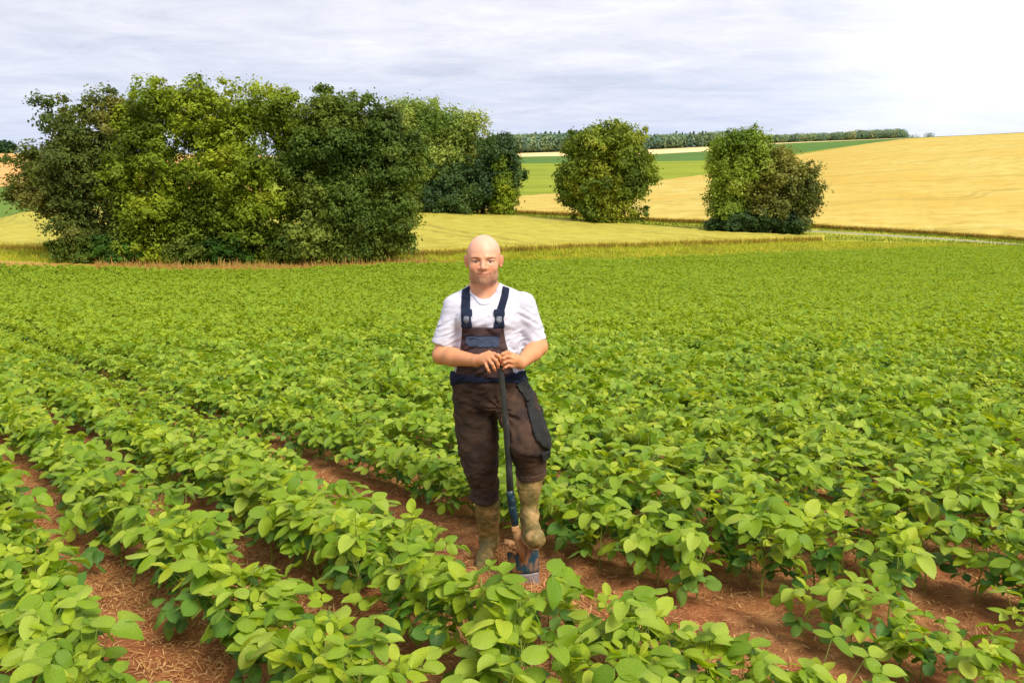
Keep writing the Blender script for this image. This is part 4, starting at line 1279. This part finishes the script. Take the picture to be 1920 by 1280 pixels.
# his right hand (left in the picture): back of the hand towards us
kn1 = [(926, 664, 3.595), (921.5, 669, 3.588), (916, 674, 3.586), (910, 679, 3.592)]
for p in kn1: B.cone(wrL, P(*p), .021, .0125, .012)
B.cone(wrL + (P(902, 671, 3.63) - wrL) * .2, P(917, 671, 3.605), .026, .019, .015)
chain([kn1[0], (934, 666, 3.568), (939.5, 673.5, 3.572), (939, 681, 3.588)], .0098, .0076)
chain([kn1[1], (930, 675, 3.560), (934, 683, 3.564), (934, 689, 3.578)], .0098, .0076)
chain([kn1[2], (923, 682, 3.558), (926.5, 689.5, 3.562), (928, 694, 3.576)], .0094, .0072)
chain([kn1[3], (913, 688, 3.566), (916, 694.5, 3.568), (919, 698, 3.582)], .0084, .0064)
chain([(902, 667, 3.635), (917, 661, 3.632), (931, 667, 3.625), (939, 671, 3.618)], .0125, .0086)
# his left hand (right in the picture): fingers wrap towards the shaft
kn2 = [(960, 664, 3.600), (961, 671, 3.588), (960.5, 678, 3.586), (959, 685.5, 3.592)]
for p in kn2: B.cone(wrR, P(*p), .021, .0125, .012)
B.cone(wrR, P(966, 674, 3.605), .026, .019, .015)
chain([kn2[0], (951, 660, 3.580), (942.5, 663.5, 3.572), (938, 668.5, 3.582)], .0096, .0076)
chain([kn2[1], (951, 667.5, 3.566), (944, 671.5, 3.560), (940.5, 676.5, 3.572)], .0098, .0076)
chain([kn2[2], (952, 676.5, 3.566), (946, 679.5, 3.562), (942, 684, 3.574)], .0094, .0074)
chain([kn2[3], (952.5, 685, 3.572), (947.5, 688.5, 3.568), (943.5, 691.5, 3.578)], .0086, .0066)
chain([(970, 668, 3.640), (956, 668, 3.645), (946, 675, 3.640), (941, 682, 3.626)], .0125, .0088)
V, Q = B.mesh(1)
rel = V - H
fx, fy, fz = rel.T
skin = np.array(srgb(220, 164, 130)[:3]); pinkc = np.array(srgb(216, 144, 112)[:3]); palec = np.array(srgb(232, 182, 154)[:3])
arm = np.array(srgb(216, 150, 100)[:3])
C = np.repeat(skin[None], len(V), 0)
def blend(w, c):
    global C
    C = C * (1 - w[:, None]) + np.asarray(c)[None] * w[:, None]
hd = ss(-.16, -.12, fz)
# fine relief of the face follows the surface itself
fr_ = ss(-.03, -.06, fy)
def gs(v, w): return np.exp(-(v / w) ** 2)
sm = fz - (-.0660 + 4.5 * fx * fx)                                   # mouth line, corners slightly up
dy_ = .0032 * gs(sm, .0022) * np.exp(-(fx / .033) ** 6)
dy_ -= .0016 * gs(fz + .0615, .0034) * np.exp(-(fx / .023) ** 4)
dy_ -= .0026 * gs(fz + .0725, .0042) * np.exp(-(fx / .021) ** 4)
dy_ += .0022 * gs(fz + .082, .004) * np.exp(-(fx / .018) ** 2)
for s in (-1, 1):                                                     # smile folds
    cxs = s * (.020 + .30 * np.clip(-.034 - fz, 0, .05) + .004)
    dy_ += .0026 * gs(fx - cxs, .0030) * ss(-.078, -.066, fz) * ss(-.030, -.038, fz)
    dy_ += .0012 * gs(fx - s * .058, .010) * (gs(fz - .000, .0018) + gs(fz + .007, .0018))
for zc_, am in ((.050, .0010), (.060, .0008), (.040, .0008)):
    dy_ += am * gs(fz - zc_ - .002 * np.sin(fx * 40), .0020) * .5 * np.exp(-(fx / .045) ** 4)
dy_ += .0012 * (gs(fx - .006, .002) + gs(fx + .006, .002)) * gs(fz - .024, .007)
V[:, 1] += dy_ * fr_
blend(ss(.02, .09, fz) * hd, palec)
front = ss(-.02, -.05, fy) * hd
blend(.7 * np.exp(-(((np.abs(fx) - .042) / .020) ** 2 + ((fz + .032) / .022) ** 2)) * front, pinkc)
blend(.6 * np.exp(-((fx / .016) ** 2 + ((fz + .036) / .014) ** 2)) * front, pinkc)
blend(.7 * ss(.078, .09, np.abs(fx)) * ss(-.05, -.03, fz) * ss(.04, .02, fz), pinkc)
# stubble on jaw, chin and upper lip
jaw = np.clip(ss(-.050, -.078, fz) * ss(-.135, -.118, fz) + 0, 0, 1) * ss(.035, -.0, fy)
jaw = np.maximum(jaw, ss(.040, .062, np.abs(fx)) * ss(-.035, -.062, fz) * ss(-.135, -.118, fz) * ss(.03, 0, fy) * .8)
must = np.exp(-((fx / .034) ** 4 + ((fz + .052) / .006) ** 4)) * front * .6
must = np.maximum(must, np.exp(-(((np.abs(fx) - .036) / .009) ** 2 + ((fz + .068) / .018) ** 2)) * front)
st = np.clip(jaw + must * .8, 0, 1) * (.75 + .25 * vn(V[:, 0], V[:, 1], V[:, 2], .006))
blend(.62 * st * ss(-.132, -.116, fz) * (.7 + .5 * (rng.rand(len(V)) > .5)), srgb(126, 100, 84)[:3])
blend(.35 * np.exp(-((fx / .02) ** 2 + ((fz + .105) / .014) ** 2)) * front, srgb(170, 150, 134)[:3])
# lips, with the crease shade between them painted as a dark line
lip = np.exp(-((fx / .030) ** 4 + ((fz + .0675) / .0070) ** 4)) * front
blend(.50 * lip, srgb(204, 122, 104)[:3])
blend(.85 * np.exp(-((fx / .036) ** 4 + ((fz + .0660 - 4.5 * fx * fx) / .0024) ** 2)) * front, srgb(120, 58, 48)[:3])
# lash line of the narrowed eyes, brow hair; both darkened with painted shade
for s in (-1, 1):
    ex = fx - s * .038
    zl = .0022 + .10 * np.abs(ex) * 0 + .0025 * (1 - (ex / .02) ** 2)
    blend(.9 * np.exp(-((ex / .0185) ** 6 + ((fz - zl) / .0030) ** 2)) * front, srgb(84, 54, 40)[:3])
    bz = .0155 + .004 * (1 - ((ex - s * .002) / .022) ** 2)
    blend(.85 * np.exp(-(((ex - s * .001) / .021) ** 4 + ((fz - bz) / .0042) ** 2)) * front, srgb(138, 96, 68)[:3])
# forearms and hands a little more tanned
armw = ss(.86, .80, V[:, 2]) * ss(.55, .57, V[:, 2])
blend(.75 * armw, arm)
blend(.2 * armw * ss(-.28, -.27, V[:, 0]) * ss(.02, -.02, V[:, 0]), pinkc)
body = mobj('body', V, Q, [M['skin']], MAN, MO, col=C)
for s in (-1, 1):
    e_ = Vol(mm(-.03, .03, .002), mm(-.03, .03, .002), mm(-.03, .03, .002))
    e_.ell((0, 0, 0), (.0145, .0100, .0050), 0)
    v_, q_ = e_.mesh(1)
    o = mobj('eye', v_ + Hc(s * .0365, -.0742, -.0020), q_, [M['eye']], MAN, MO)
    e_ = Vol(mm(-.02, .02, .0015), mm(-.02, .02, .0015), mm(-.02, .02, .0015))
    e_.ell((0, 0, 0), (.0062, .0050, .0050), 0)
    v_, q_ = e_.mesh(1)
    mobj('iris', v_ + Hc(s * .0365, -.0802, -.0020), q_, [M['iris']], o, MO)

# ---- clothes, carved from one shared field of the clothed torso
gx, gy, gzz = mm(-.52, .30, .0045), mm(3.50, 4.16, .0055), mm(.36, 1.10, .0045)
T = Vol(gx, gy, gzz)
T.loft([row_px(py, xl, xr, hd) for py, xl, xr, hd in
        [(556, 868, 972, .070), (566, 856, 982, .095), (580, 853, 985, .115), (600, 854, 984, .130), (625, 855, 984, .140), (650, 853, 984, .150), (675, 851, 984, .158), (700, 849, 984, .158), (722, 849, 986, .155)]], .01)
T.cone(P(893, 546, 3.935), P(856, 572, 3.925), .050, .062, .03)
T.cone(P(924, 545, 3.935), P(978, 570, 3.925), .050, .062, .03)
T.cone(P(907, 548, 3.94), P(907, 600, 3.90), .068, .10, .03)
# chest and belly swell
T.ell(P(883, 600, 3.83), (.075, .05, .055), .05); T.ell(P(935, 600, 3.83), (.075, .05, .055), .05)
T.ell(P(914, 672, 3.83), (.115, .085, .09), .06)
TF_body = T.F.copy()
slA, slB = P(855, 578, 3.92), P(830, 650, 3.875)
srA, srB = P(982, 575, 3.92), P(1004.5, 642, 3.89)
T.cone(slA, slB, .071, .067, .025)
T.cone(srA, srB, .070, .066, .025)
Xg, Yg, Zg = np.meshgrid(T.xs, T.ys, T.zs, indexing='ij')
Xg = Xg.astype(np.float32); Yg = Yg.astype(np.float32); Zg = Zg.astype(np.float32)
# folds: soft diagonal drapes, stronger at the armpits and the waist
def ridged(x, y, z, s): return 1 - 2 * np.abs(vn(x, y, z, s))
cxm = P(910, 600, 3.8)[0]
dg = Zg + .55 * np.abs(Xg - cxm)
fold = .0045 * ridged(Xg * .8, Yg * .8, dg * 2.2, .07) + .003 * ridged(Xg + .3, Yg, Zg * 2.6 - .8 * Xg, .045)
fold *= (.6 + .9 * ss(.95, .60, Zg))
T.F = T.F + fold.astype(np.float32)
FT = T.F
def halfspace_end(a, b, off):
    """negative before the plane through b+off along a->b"""
    d = (b - a) / np.linalg.norm(b - a)
    return (Xg - b[0]) * d[0] + (Yg - b[1]) * d[1] + (Zg - b[2]) * d[2] - off, d
Fs = FT.copy()
# cut the sleeves square, but only near the arms
cl, _ = halfspace_end(slA, slB, -.004); nearL = Xg < P(853, 640, 3.9)[0] - .004
Fs = np.where(nearL, np.maximum(Fs, cl), Fs)
cr_, _ = halfspace_end(srA, srB, -.004); nearR = Xg > P(985, 640, 3.9)[0] + .002
Fs = np.where(nearR, np.maximum(Fs, cr_), Fs)
S_ = Vol(gx, gy, gzz); S_.F = Fs.astype(np.float32)
S_.cone(slB - (slB - slA) * .12, slB + (slB - slA) * .3, .050, .056, .002, 'sub')
S_.cone(srB - (srB - srA) * .12, srB + (srB - srA) * .3, .050, .055, .002, 'sub')
# round neckline
nk = P(907, 540, 3.86)
S_.cone(nk + np.array([0, .10, .05]), P(907, 545, 3.80), .068, .070, .006, 'sub', pad=.05)
S_.cone(P(907, 540, 3.93), P(907, 520, 3.93), .078, .085, .006, 'sub')
hem = P(900, 699, 3.9)[2]
S_.F = smax(S_.F, (hem - Zg).astype(np.float32) + .006 * vn(Xg, Yg, 0, .08).astype(np.float32), .004)
V, Q = S_.mesh(2)
mobj('t_shirt', V, Q, [M['shirt']], MAN, MO)
# ribbed collar
NK = Vol(gx, gy, gzz)
def neck_cut(g):
    v_ = Vol(gx, gy, gzz)
    v_.cone(nk + np.array([0, .10, .05]), P(907, 545, 3.80), .068 + g, .070 + g, 0, pad=.06)
    v_.cone(P(907, 540, 3.93), P(907, 520, 3.93), .078 + g, .085 + g, .006, pad=.06)
    return v_.F
c_in, c_out = neck_cut(0.0), neck_cut(.013)
Fc = smax(np.maximum(FT - .0045, -c_in), c_out, .002)
V, Q = surface(np.maximum(Fc, -(FT + .006)), gx, gy, gzz)
mobj('collar', relax(V, Q, 2, .4), Q, [M['shirt']], MAN, MO)

# ---- polygons given in photo pixels on the front of the chest
def poly_sdf(pts, Y_=3.79):
    """signed distance in the X/Z plane, negative inside"""
    p = np.array([P(x, y, Y_)[[0, 2]] for x, y in pts])
    x2, z2 = np.meshgrid(T.xs, T.zs, indexing='ij')
    d = np.full(x2.shape, 1e9); ins = np.zeros(x2.shape, bool)
    n_ = len(p)
    for i in range(n_):
        a, b = p[i], p[(i + 1) % n_]
        e = b - a; t = np.clip(((x2 - a[0]) * e[0] + (z2 - a[1]) * e[1]) / (e @ e), 0, 1)
        d = np.minimum(d, np.hypot(x2 - a[0] - t * e[0], z2 - a[1] - t * e[1]))
        c_ = ((a[1] > z2) != (b[1] > z2)) & (x2 < (b[0] - a[0]) * (z2 - a[1]) / (b[1] - a[1] + 1e-12) + a[0])
        ins ^= c_
    return np.where(ins, -d, d)[:, None, :].astype(np.float32)
FB = np.minimum(FT, .5)
def patch(name, pts, off, m, inner=.008, parent=MAN, Y_=3.79, front=True, base=None, round_=.003):
    base = FT if base is None else base
    F_ = smax(base - off, poly_sdf(pts, Y_) + 0 * base, round_)
    F_ = np.maximum(F_, -(base + inner))
    if front: F_ = np.maximum(F_, Yg - (YB - .01))
    V, Q = surface(F_, T.xs, T.ys, T.zs)
    V = relax(V, Q, 1, .35)
    return mobj(name, V, Q, [m], parent, MO)

# trousers part of the overalls -------------------------------------------------
wx, wy, wz = mm(-.44, .22, .0055), mm(3.44, 4.16, .006), mm(-.32, .58, .0055)
W = Vol(wx, wy, wz)
W.loft([row_px(py, xl, xr, hd) for py, xl, xr, hd in [(692, 848, 984, .166), (712, 847, 985, .168), (735, 848, 988, .166), (752, 849, 992, .155)]], .01)
legL = [(735, 849, 932, .135, 3.92), (765, 849, 934, .125, 3.915), (800, 851, 936, .115, 3.91), (840, 857, 936, .105, 3.90), (875, 866, 936, .098, 3.90), (905, 877, 936, .088, 3.92), (928, 879, 937, .082, 3.935), (939, 882, 934, .078, 3.94)]
W.loft([row_px(py, xl, xr, hd, yc) for py, xl, xr, hd, yc in legL], .02, n=2.1)
# raised thigh comes forward to the knee, the lower leg hangs from it
W.cone(P(950, 735, 3.92), P(970, 765, 3.84), .118, .118, .03)
W.cone(P(970, 765, 3.84), P(988, 828, 3.64), .116, .104, .03)
W.cone(P(988, 828, 3.64), P(995, 868, 3.69), .104, .084, .015)
W.cone(P(995, 868, 3.69), P(995, 889, 3.70), .084, .078, .01)
W.ell(P(1014, 832, 3.68), (.06, .06, .05), .03)
W.ell(P(915, 745, 3.84), (.10, .07, .06), .05)
Xw, Yw, Zw = (a.astype(np.float32) for a in np.meshgrid(W.xs, W.ys, W.zs, indexing='ij'))
fo = .009 * ridged(Xw * .7, Yw * .7, Zw * 1.9 + .45 * (Xw - cxm) ** 1, .075) + .0050 * ridged(Xw, Yw + .4, Zw * 2.4 - .9 * Xw, .04)
# creases fanning out from the crotch and behind the bent knee
cro = P(940, 762, 3.8); aa = np.arctan2(Zw - cro[2], Xw - cro[0]); rad = np.hypot(Zw - cro[2], Xw - cro[0])
fo = fo + .006 * np.sin(aa * 13 + 3 * vn(Xw, Yw, Zw, .12)) * np.exp(-(rad / .20) ** 2)
low = np.maximum(ss(.02, -.12, Zw), ss(.25, .45, Zw) * .8)
W.F = (W.F + fo * (.55 + .9 * low)).astype(np.float32)
FW = W.F.copy()
# waist edge and leg ends
top_w = P(900, 691, 3.9)[2]
zf, zs2 = P(900, 690, 3.76)[2], P(900, 697, 3.92)[2]
topw = (zf + (zs2 - zf) * np.clip((Yw - 3.76) / .16, 0, 1.5)).astype(np.float32)
F_ = np.maximum(W.F, Zw - topw)
lz = P(910, 938, 3.93)[2]; rz = P(990, 892, 3.70)[2]; split = P(945, 850, 3.8)[0]
F_ = np.where(Xw < split, np.maximum(F_, lz - Zw), np.maximum(F_, rz + .10 * (Xw - P(990, 892, 3.7)[0]) - Zw))
V, Q = surface(F_, W.xs, W.ys, W.zs); V = relax(V, Q, 2, .4)
OVER = mobj('overalls', V, Q, [M['brown']], MAN, MO)
OVER['label'] = 'worn brown bib overalls with creased legs'
# bib and its bits
patch('bib', [(866, 613), (944, 613), (948, 640), (956, 664), (964, 705), (853, 705), (861, 664), (864, 640)], .009, M['bibc'], parent=MAN)
patch('bib_pocket', [(873, 630), (936, 630), (936, 646), (930, 649), (880, 649), (872, 644)], .0145, M['slate'], parent=MAN)
patch('bib_seam', [(872, 628), (937, 628), (937, 630.5), (872, 630.5)], .0125, M['navy'], parent=MAN)
for pts in ([(864, 533), (879, 531), (881, 560), (883, 613), (866, 613), (864, 575)], [(943, 530), (958, 533), (953, 560), (945, 585), (944, 613), (927, 613), (931, 580), (940, 555)]):
    patch('strap', pts, .0065, M['navy'], Y_=3.82)
for x0 in (865, 926):
    bk = patch('buckle', [(x0, 580), (x0 + 20, 580), (x0 + 21, 590), (x0 + 18, 594), (x0 + 20, 604), (x0 + 21, 613), (x0 - 1, 613), (x0 + 1, 604), (x0 + 3, 594), (x0, 590)], .013, M['navy'], Y_=3.80)
    patch('buckle_plate', [(x0 + 5, 591), (x0 + 15, 591), (x0 + 16, 600), (x0 + 10, 606), (x0 + 4, 600)], .017, M['metal'], parent=MAN, Y_=3.80)
def patch_w(name, F2, off, m, inner=.008):
    F_ = smax(FW - off, F2.astype(np.float32), .004)
    F_ = np.maximum(F_, -(FW + inner))
    V, Q = surface(F_, W.xs, W.ys, W.zs)
    return mobj(name, relax(V, Q, 1, .35), Q, [m], MAN, MO)
zt, zb_ = P(900, 692, 3.8)[2], P(900, 716, 3.78)[2]
patch_w('waistband', np.maximum(Zw - topw - .004, (topw - .078) - Zw), .0115, M['navy'])
# grey holster pocket hanging over the raised thigh
def poly_w(pts, Y_):
    global T
    keepT = T; T = W
    d = poly_sdf(pts, Y_); T = keepT
    return d
patch_w('thigh_pocket', np.maximum(poly_w([(985, 744), (996, 738), (1010, 762), (1026, 772), (1030, 796), (1030, 816), (1017, 805), (1001, 788)], 3.84), Yw - 3.97), .016, M['grey'])
patch_w('thigh_flap', np.maximum(poly_w([(967, 716), (990, 706), (1002, 740), (998, 748), (984, 735)], 3.86), Yw - 3.97), .012, M['grey'])
patch_w('knee_flap', np.maximum(poly_w([(1012, 826), (1030, 828), (1033, 846), (1020, 850), (1013, 842)], 3.74), Yw - 3.80), .016, M['grey'])
# turned hems
for nm, X0, z0, sgn in (('hem', 0, lz, -1), ('hem', 1, rz, 1)):
    side_ = (Xw - split) * (1 if sgn < 0 else -1)
    sl_ = z0 + (0 if sgn < 0 else .10) * (Xw - P(990, 892, 3.7)[0])
    patch_w(nm, np.maximum(side_, np.maximum(Zw - (sl_ + .030), (sl_ - .004) - Zw)), .006, M['brown'])

# boots --------------------------------------------------------------------------
def boot(name, rows, foot, xs, ys, zs, topcut, sole_z, slope=0.0):
    b = Vol(xs, ys, zs)
    b.loft(rows, .01, n=2.1)
    for a, c, ra, rc, sy in foot: b.cone(a, c, ra, rc, .03, sy=sy)
    x_, y_, z_ = np.meshgrid(b.xs, b.ys, b.zs, indexing='ij')
    b.F = (b.F + .0035 * ridged(x_ * .6, y_ * .6, z_ * 2.2, .05)).astype(np.float32)
    F_ = smax(b.F, (sole_z - z_).astype(np.float32), .006)
    # hollow top
    r0 = rows[0] if rows[0][0] > rows[-1][0] else rows[-1]
    V, Q = surface(F_, b.xs, b.ys, b.zs)
    o = mobj(name, relax(V, Q, 1, .4), Q, [M['boot']], MAN, MO)
    # sole
    Fsole = np.maximum(np.maximum(b.F - .006, z_ - (sole_z + .020)), (sole_z - .012) - z_)
    V, Q = surface(Fsole, b.xs, b.ys, b.zs)
    mobj('sole', relax(V, Q, 1, .35) + MO - MO, Q, [M['mud']], o, MO)
    # rolled rim
    zt_ = rows[-1][0] if rows[-1][0] > rows[0][0] else rows[0][0]
    Fr = np.maximum(np.maximum(b.F - .005, (zt_ - .026) - z_), z_ - (zt_ - .014))
    V, Q = surface(Fr, b.xs, b.ys, b.zs)
    mobj('rim', relax(V, Q, 1, .35), Q, [M['boot']], o, MO)
    return o
gL = float(gz(FEET[0], FEET[1]))
rowsL = [row_px(930, 888, 937, .066, 3.95), row_px(950, 890, 938, .066, 3.955), row_px(975, 894, 937, .060, 3.965), row_px(1000, 898, 936, .053, 3.975), row_px(1015, 898, 937, .054, 3.98)]
cL = P(917, 1015, 3.975)
boot('boot', rowsL, [(cL, np.array([cL[0], 4.02, gL + .045]), .050, .045, 1.0), (cL, np.array([cL[0] - .02, 3.86, gL + .05]), .046, .046, 1.0), (np.array([cL[0] - .02, 3.87, gL + .045]), np.array([cL[0] - .04, 3.78, gL + .035]), .050, .040, 1.0)],
     mm(-.34, .06, .005), mm(3.66, 4.12, .006), mm(gL - .03, rowsL[0][0] + .02, .006), None, gL + .005)
solR = P(1000, 1022, 3.50)[2]
rowsR = [row_px(884, 968, 1022, .068, 3.70), row_px(905, 967, 1019, .068, 3.70), row_px(925, 971, 1014, .060, 3.69), row_px(945, 975, 1010, .050, 3.685), row_px(962, 977, 1008, .046, 3.68)]
cR = P(992, 965, 3.675)
toe = P(1005, 1008, 3.43)
boot('boot', rowsR, [(cR, np.array([cR[0], 3.71, solR + .05]), .043, .044, 1.0), (cR, P(999, 1000, 3.54), .040, .040, 1.0), (P(998, 1003, 3.58), toe + np.array([.006, 0, 0]), .046, .042, 1.0), (P(1001, 1006, 3.52) + np.array([-.014, 0, -.004]), toe + np.array([-.012, 0, -.006]), .042, .042, 1.0), (np.array([cR[0], 3.72, solR + .045]), P(999, 1006, 3.55), .045, .045, 1.0)],
     mm(-.04, .24, .005), mm(3.36, 3.82, .006), mm(solR - .03, rowsR[0][0] + .02, .006), None, solR + .012)

# ================================================================== THE SPADE
tip = P(1000, 1100, 3.56)
sroot = empty('spade', (tip[0], tip[1], float(gz(tip[0], tip[1]))))
tag(sroot, 'mud caked digging spade with black shaft, blue blade set upright under the man\'s boot', 'spade')
SO = np.array(sroot.location)
gtop = P(937, 678, 3.60); sock = P(957, 925, 3.59); neck = P(967, 992, 3.575)
pts = [gtop + (sock - gtop) * f for f in np.linspace(0, 1, 10)]
bend = [p + np.array([.006 * math.sin(f * math.pi), 0, 0]) for p, f in zip(pts, np.linspace(0, 1, 10))]
M['shaft'] = noise_mat('worn_black_shaft', [(.35, srgb(30, 32, 34)), (.6, srgb(52, 54, 54)), (.75, srgb(120, 112, 92))], scale=30, detail=8, rough=.42, spec=.5, stretch=(1, 1, .25), bump=.1)
M['blade_blue'] = noise_mat('blue_enamel_with_mud', [(.36, srgb(16, 66, 88)), (.46, srgb(36, 80, 94)), (.56, srgb(150, 112, 80)), (.7, srgb(178, 136, 96))], scale=16, detail=8, rough=.5, spec=.5, bump=.4, bscale=40, bdist=.004, stretch=(1.6, 1, .6))
M['socket'] = noise_mat('blue_socket', [(.40, srgb(14, 34, 46)), (.6, srgb(20, 56, 72)), (.78, srgb(120, 104, 80))], scale=40, rough=.4, spec=.5)
M['steel'] = noise_mat('bare_worn_steel', [(.35, srgb(120, 112, 112)), (.65, srgb(168, 160, 164))], scale=25, rough=.35, spec=.6)
V, F_ = tube_path(bend, np.linspace(.0150, .0185, 10), 14)
clean_faces('shaft', V, F_, [M['shaft']], sroot, SO)
V, F_ = tube_path([gtop + np.array([-.002, 0, .012]), gtop, gtop + (sock - gtop) * .02], [.012, .0185, .0175], 14)
clean_faces('knob', V, F_, [M['shaft']], sroot, SO)
V, F_ = tube_path([sock + (gtop - sock) * .03, sock, sock + (neck - sock) * .5, neck], [.0195, .0215, .0205, .018], 14)
clean_faces('socket', V, F_, [M['socket']], sroot, SO)
ax = (neck - gtop); ax /= np.linalg.norm(ax)
down = np.array([.075, -.02, -1.0]); down /= np.linalg.norm(down)
across = np.array([1.0, -.08, .085]); across -= across @ down * down; across /= np.linalg.norm(across)
nrm = np.cross(down, across)
if nrm[1] > 0: nrm = -nrm
def blade_pt(u, v, dz=0.0):      # u across in m, v down in m
    base = P(978, 1014, 3.575)
    return base + across * u + down * v + nrm * (.022 * (1 - (u / .085) ** 2) - .03 * v / .28 + dz)
def blade_sheet(v0, v1, th, nu=12, nv=10, wfun=None, point=0.0):
    rows_ = []
    for sgn in (1, -1):
        for j in range(nv + 1):
            v = v0 + (v1 - v0) * j / nv
            wd_ = wfun(v)
            for i in range(nu + 1):
                u = -wd_ + 2 * wd_ * i / nu
                rows_.append(blade_pt(u, v + point * (1 - (u / wd_) ** 2) * (j / nv), sgn * th / 2))
    V = np.array(rows_); n1 = (nu + 1) * (nv + 1)
    g = grid_faces(nv + 1, nu + 1)
    F_ = [g, g[:, ::-1] + n1]
    ring_ = [i for i in range(nu + 1)] + [j * (nu + 1) + nu for j in range(1, nv + 1)] + [nv * (nu + 1) + i for i in range(nu - 1, -1, -1)] + [j * (nu + 1) for j in range(nv - 1, 0, -1)]
    k = len(ring_)
    F_.append(np.array([(ring_[i], ring_[i] + n1, ring_[(i + 1) % k] + n1, ring_[(i + 1) % k]) for i in range(k)]))
    return V, np.concatenate(F_)
wf = lambda v: .088 - .055 * v
V, F_ = blade_sheet(0, .185, .006, wfun=wf)
mobj('blade', V, F_, [M['blade_blue']], sroot, SO)
V, F_ = blade_sheet(.186, .30, .005, wfun=wf, point=.03)
mobj('blade_tip', V, F_, [M['steel']], sroot, SO)
for s in (-1, 1):
    a_ = blade_pt(s * .016, -.002); b_ = blade_pt(s * .088, -.004)
    V, F_ = tube_path([a_, (a_ + b_) / 2, b_], [.011, .011, .010], 8)
    clean_faces('tread', V, F_, [M['mud']], sroot, SO)
# frog of the blade: the socket splays into the sheet
V, F_ = tube_path([neck + (sock - neck) * .12, neck, blade_pt(.0, .03, .004), blade_pt(.0, .11, .002)], [.0200, .023, .024, .006], 12)
clean_faces('frog', V, F_, [M['mud']], sroot, SO)
# clods of clay stuck on the frog and the left shoulder of the blade
cl_ = Vol(mm(-.10, .16, .005), mm(3.44, 3.68, .005), mm(solR - .12, solR + .18, .005))
rr_ = np.random.RandomState(5)
for i in range(46):
    f = rr_.rand()
    if i < 22: c = neck + (blade_pt(-.01, .05) - neck) * f + rr_.normal(0, .008, 3); r0 = .013
    else: c = blade_pt(-.085 + .08 * rr_.rand(), .0 + .055 * rr_.rand() ** 1.5, .008); r0 = .012
    cl_.ell(c, np.array([r0, r0 * .8, r0]) * rr_.uniform(.6, 1.2, 3), .008)
x_, y_, z_ = np.meshgrid(cl_.xs, cl_.ys, cl_.zs, indexing='ij')
cl_.F = (cl_.F + .005 * vn(x_, y_, z_, .012)).astype(np.float32)
V, Q = cl_.mesh(0)
mobj('clay', V, Q, [M['mud']], sroot, SO)
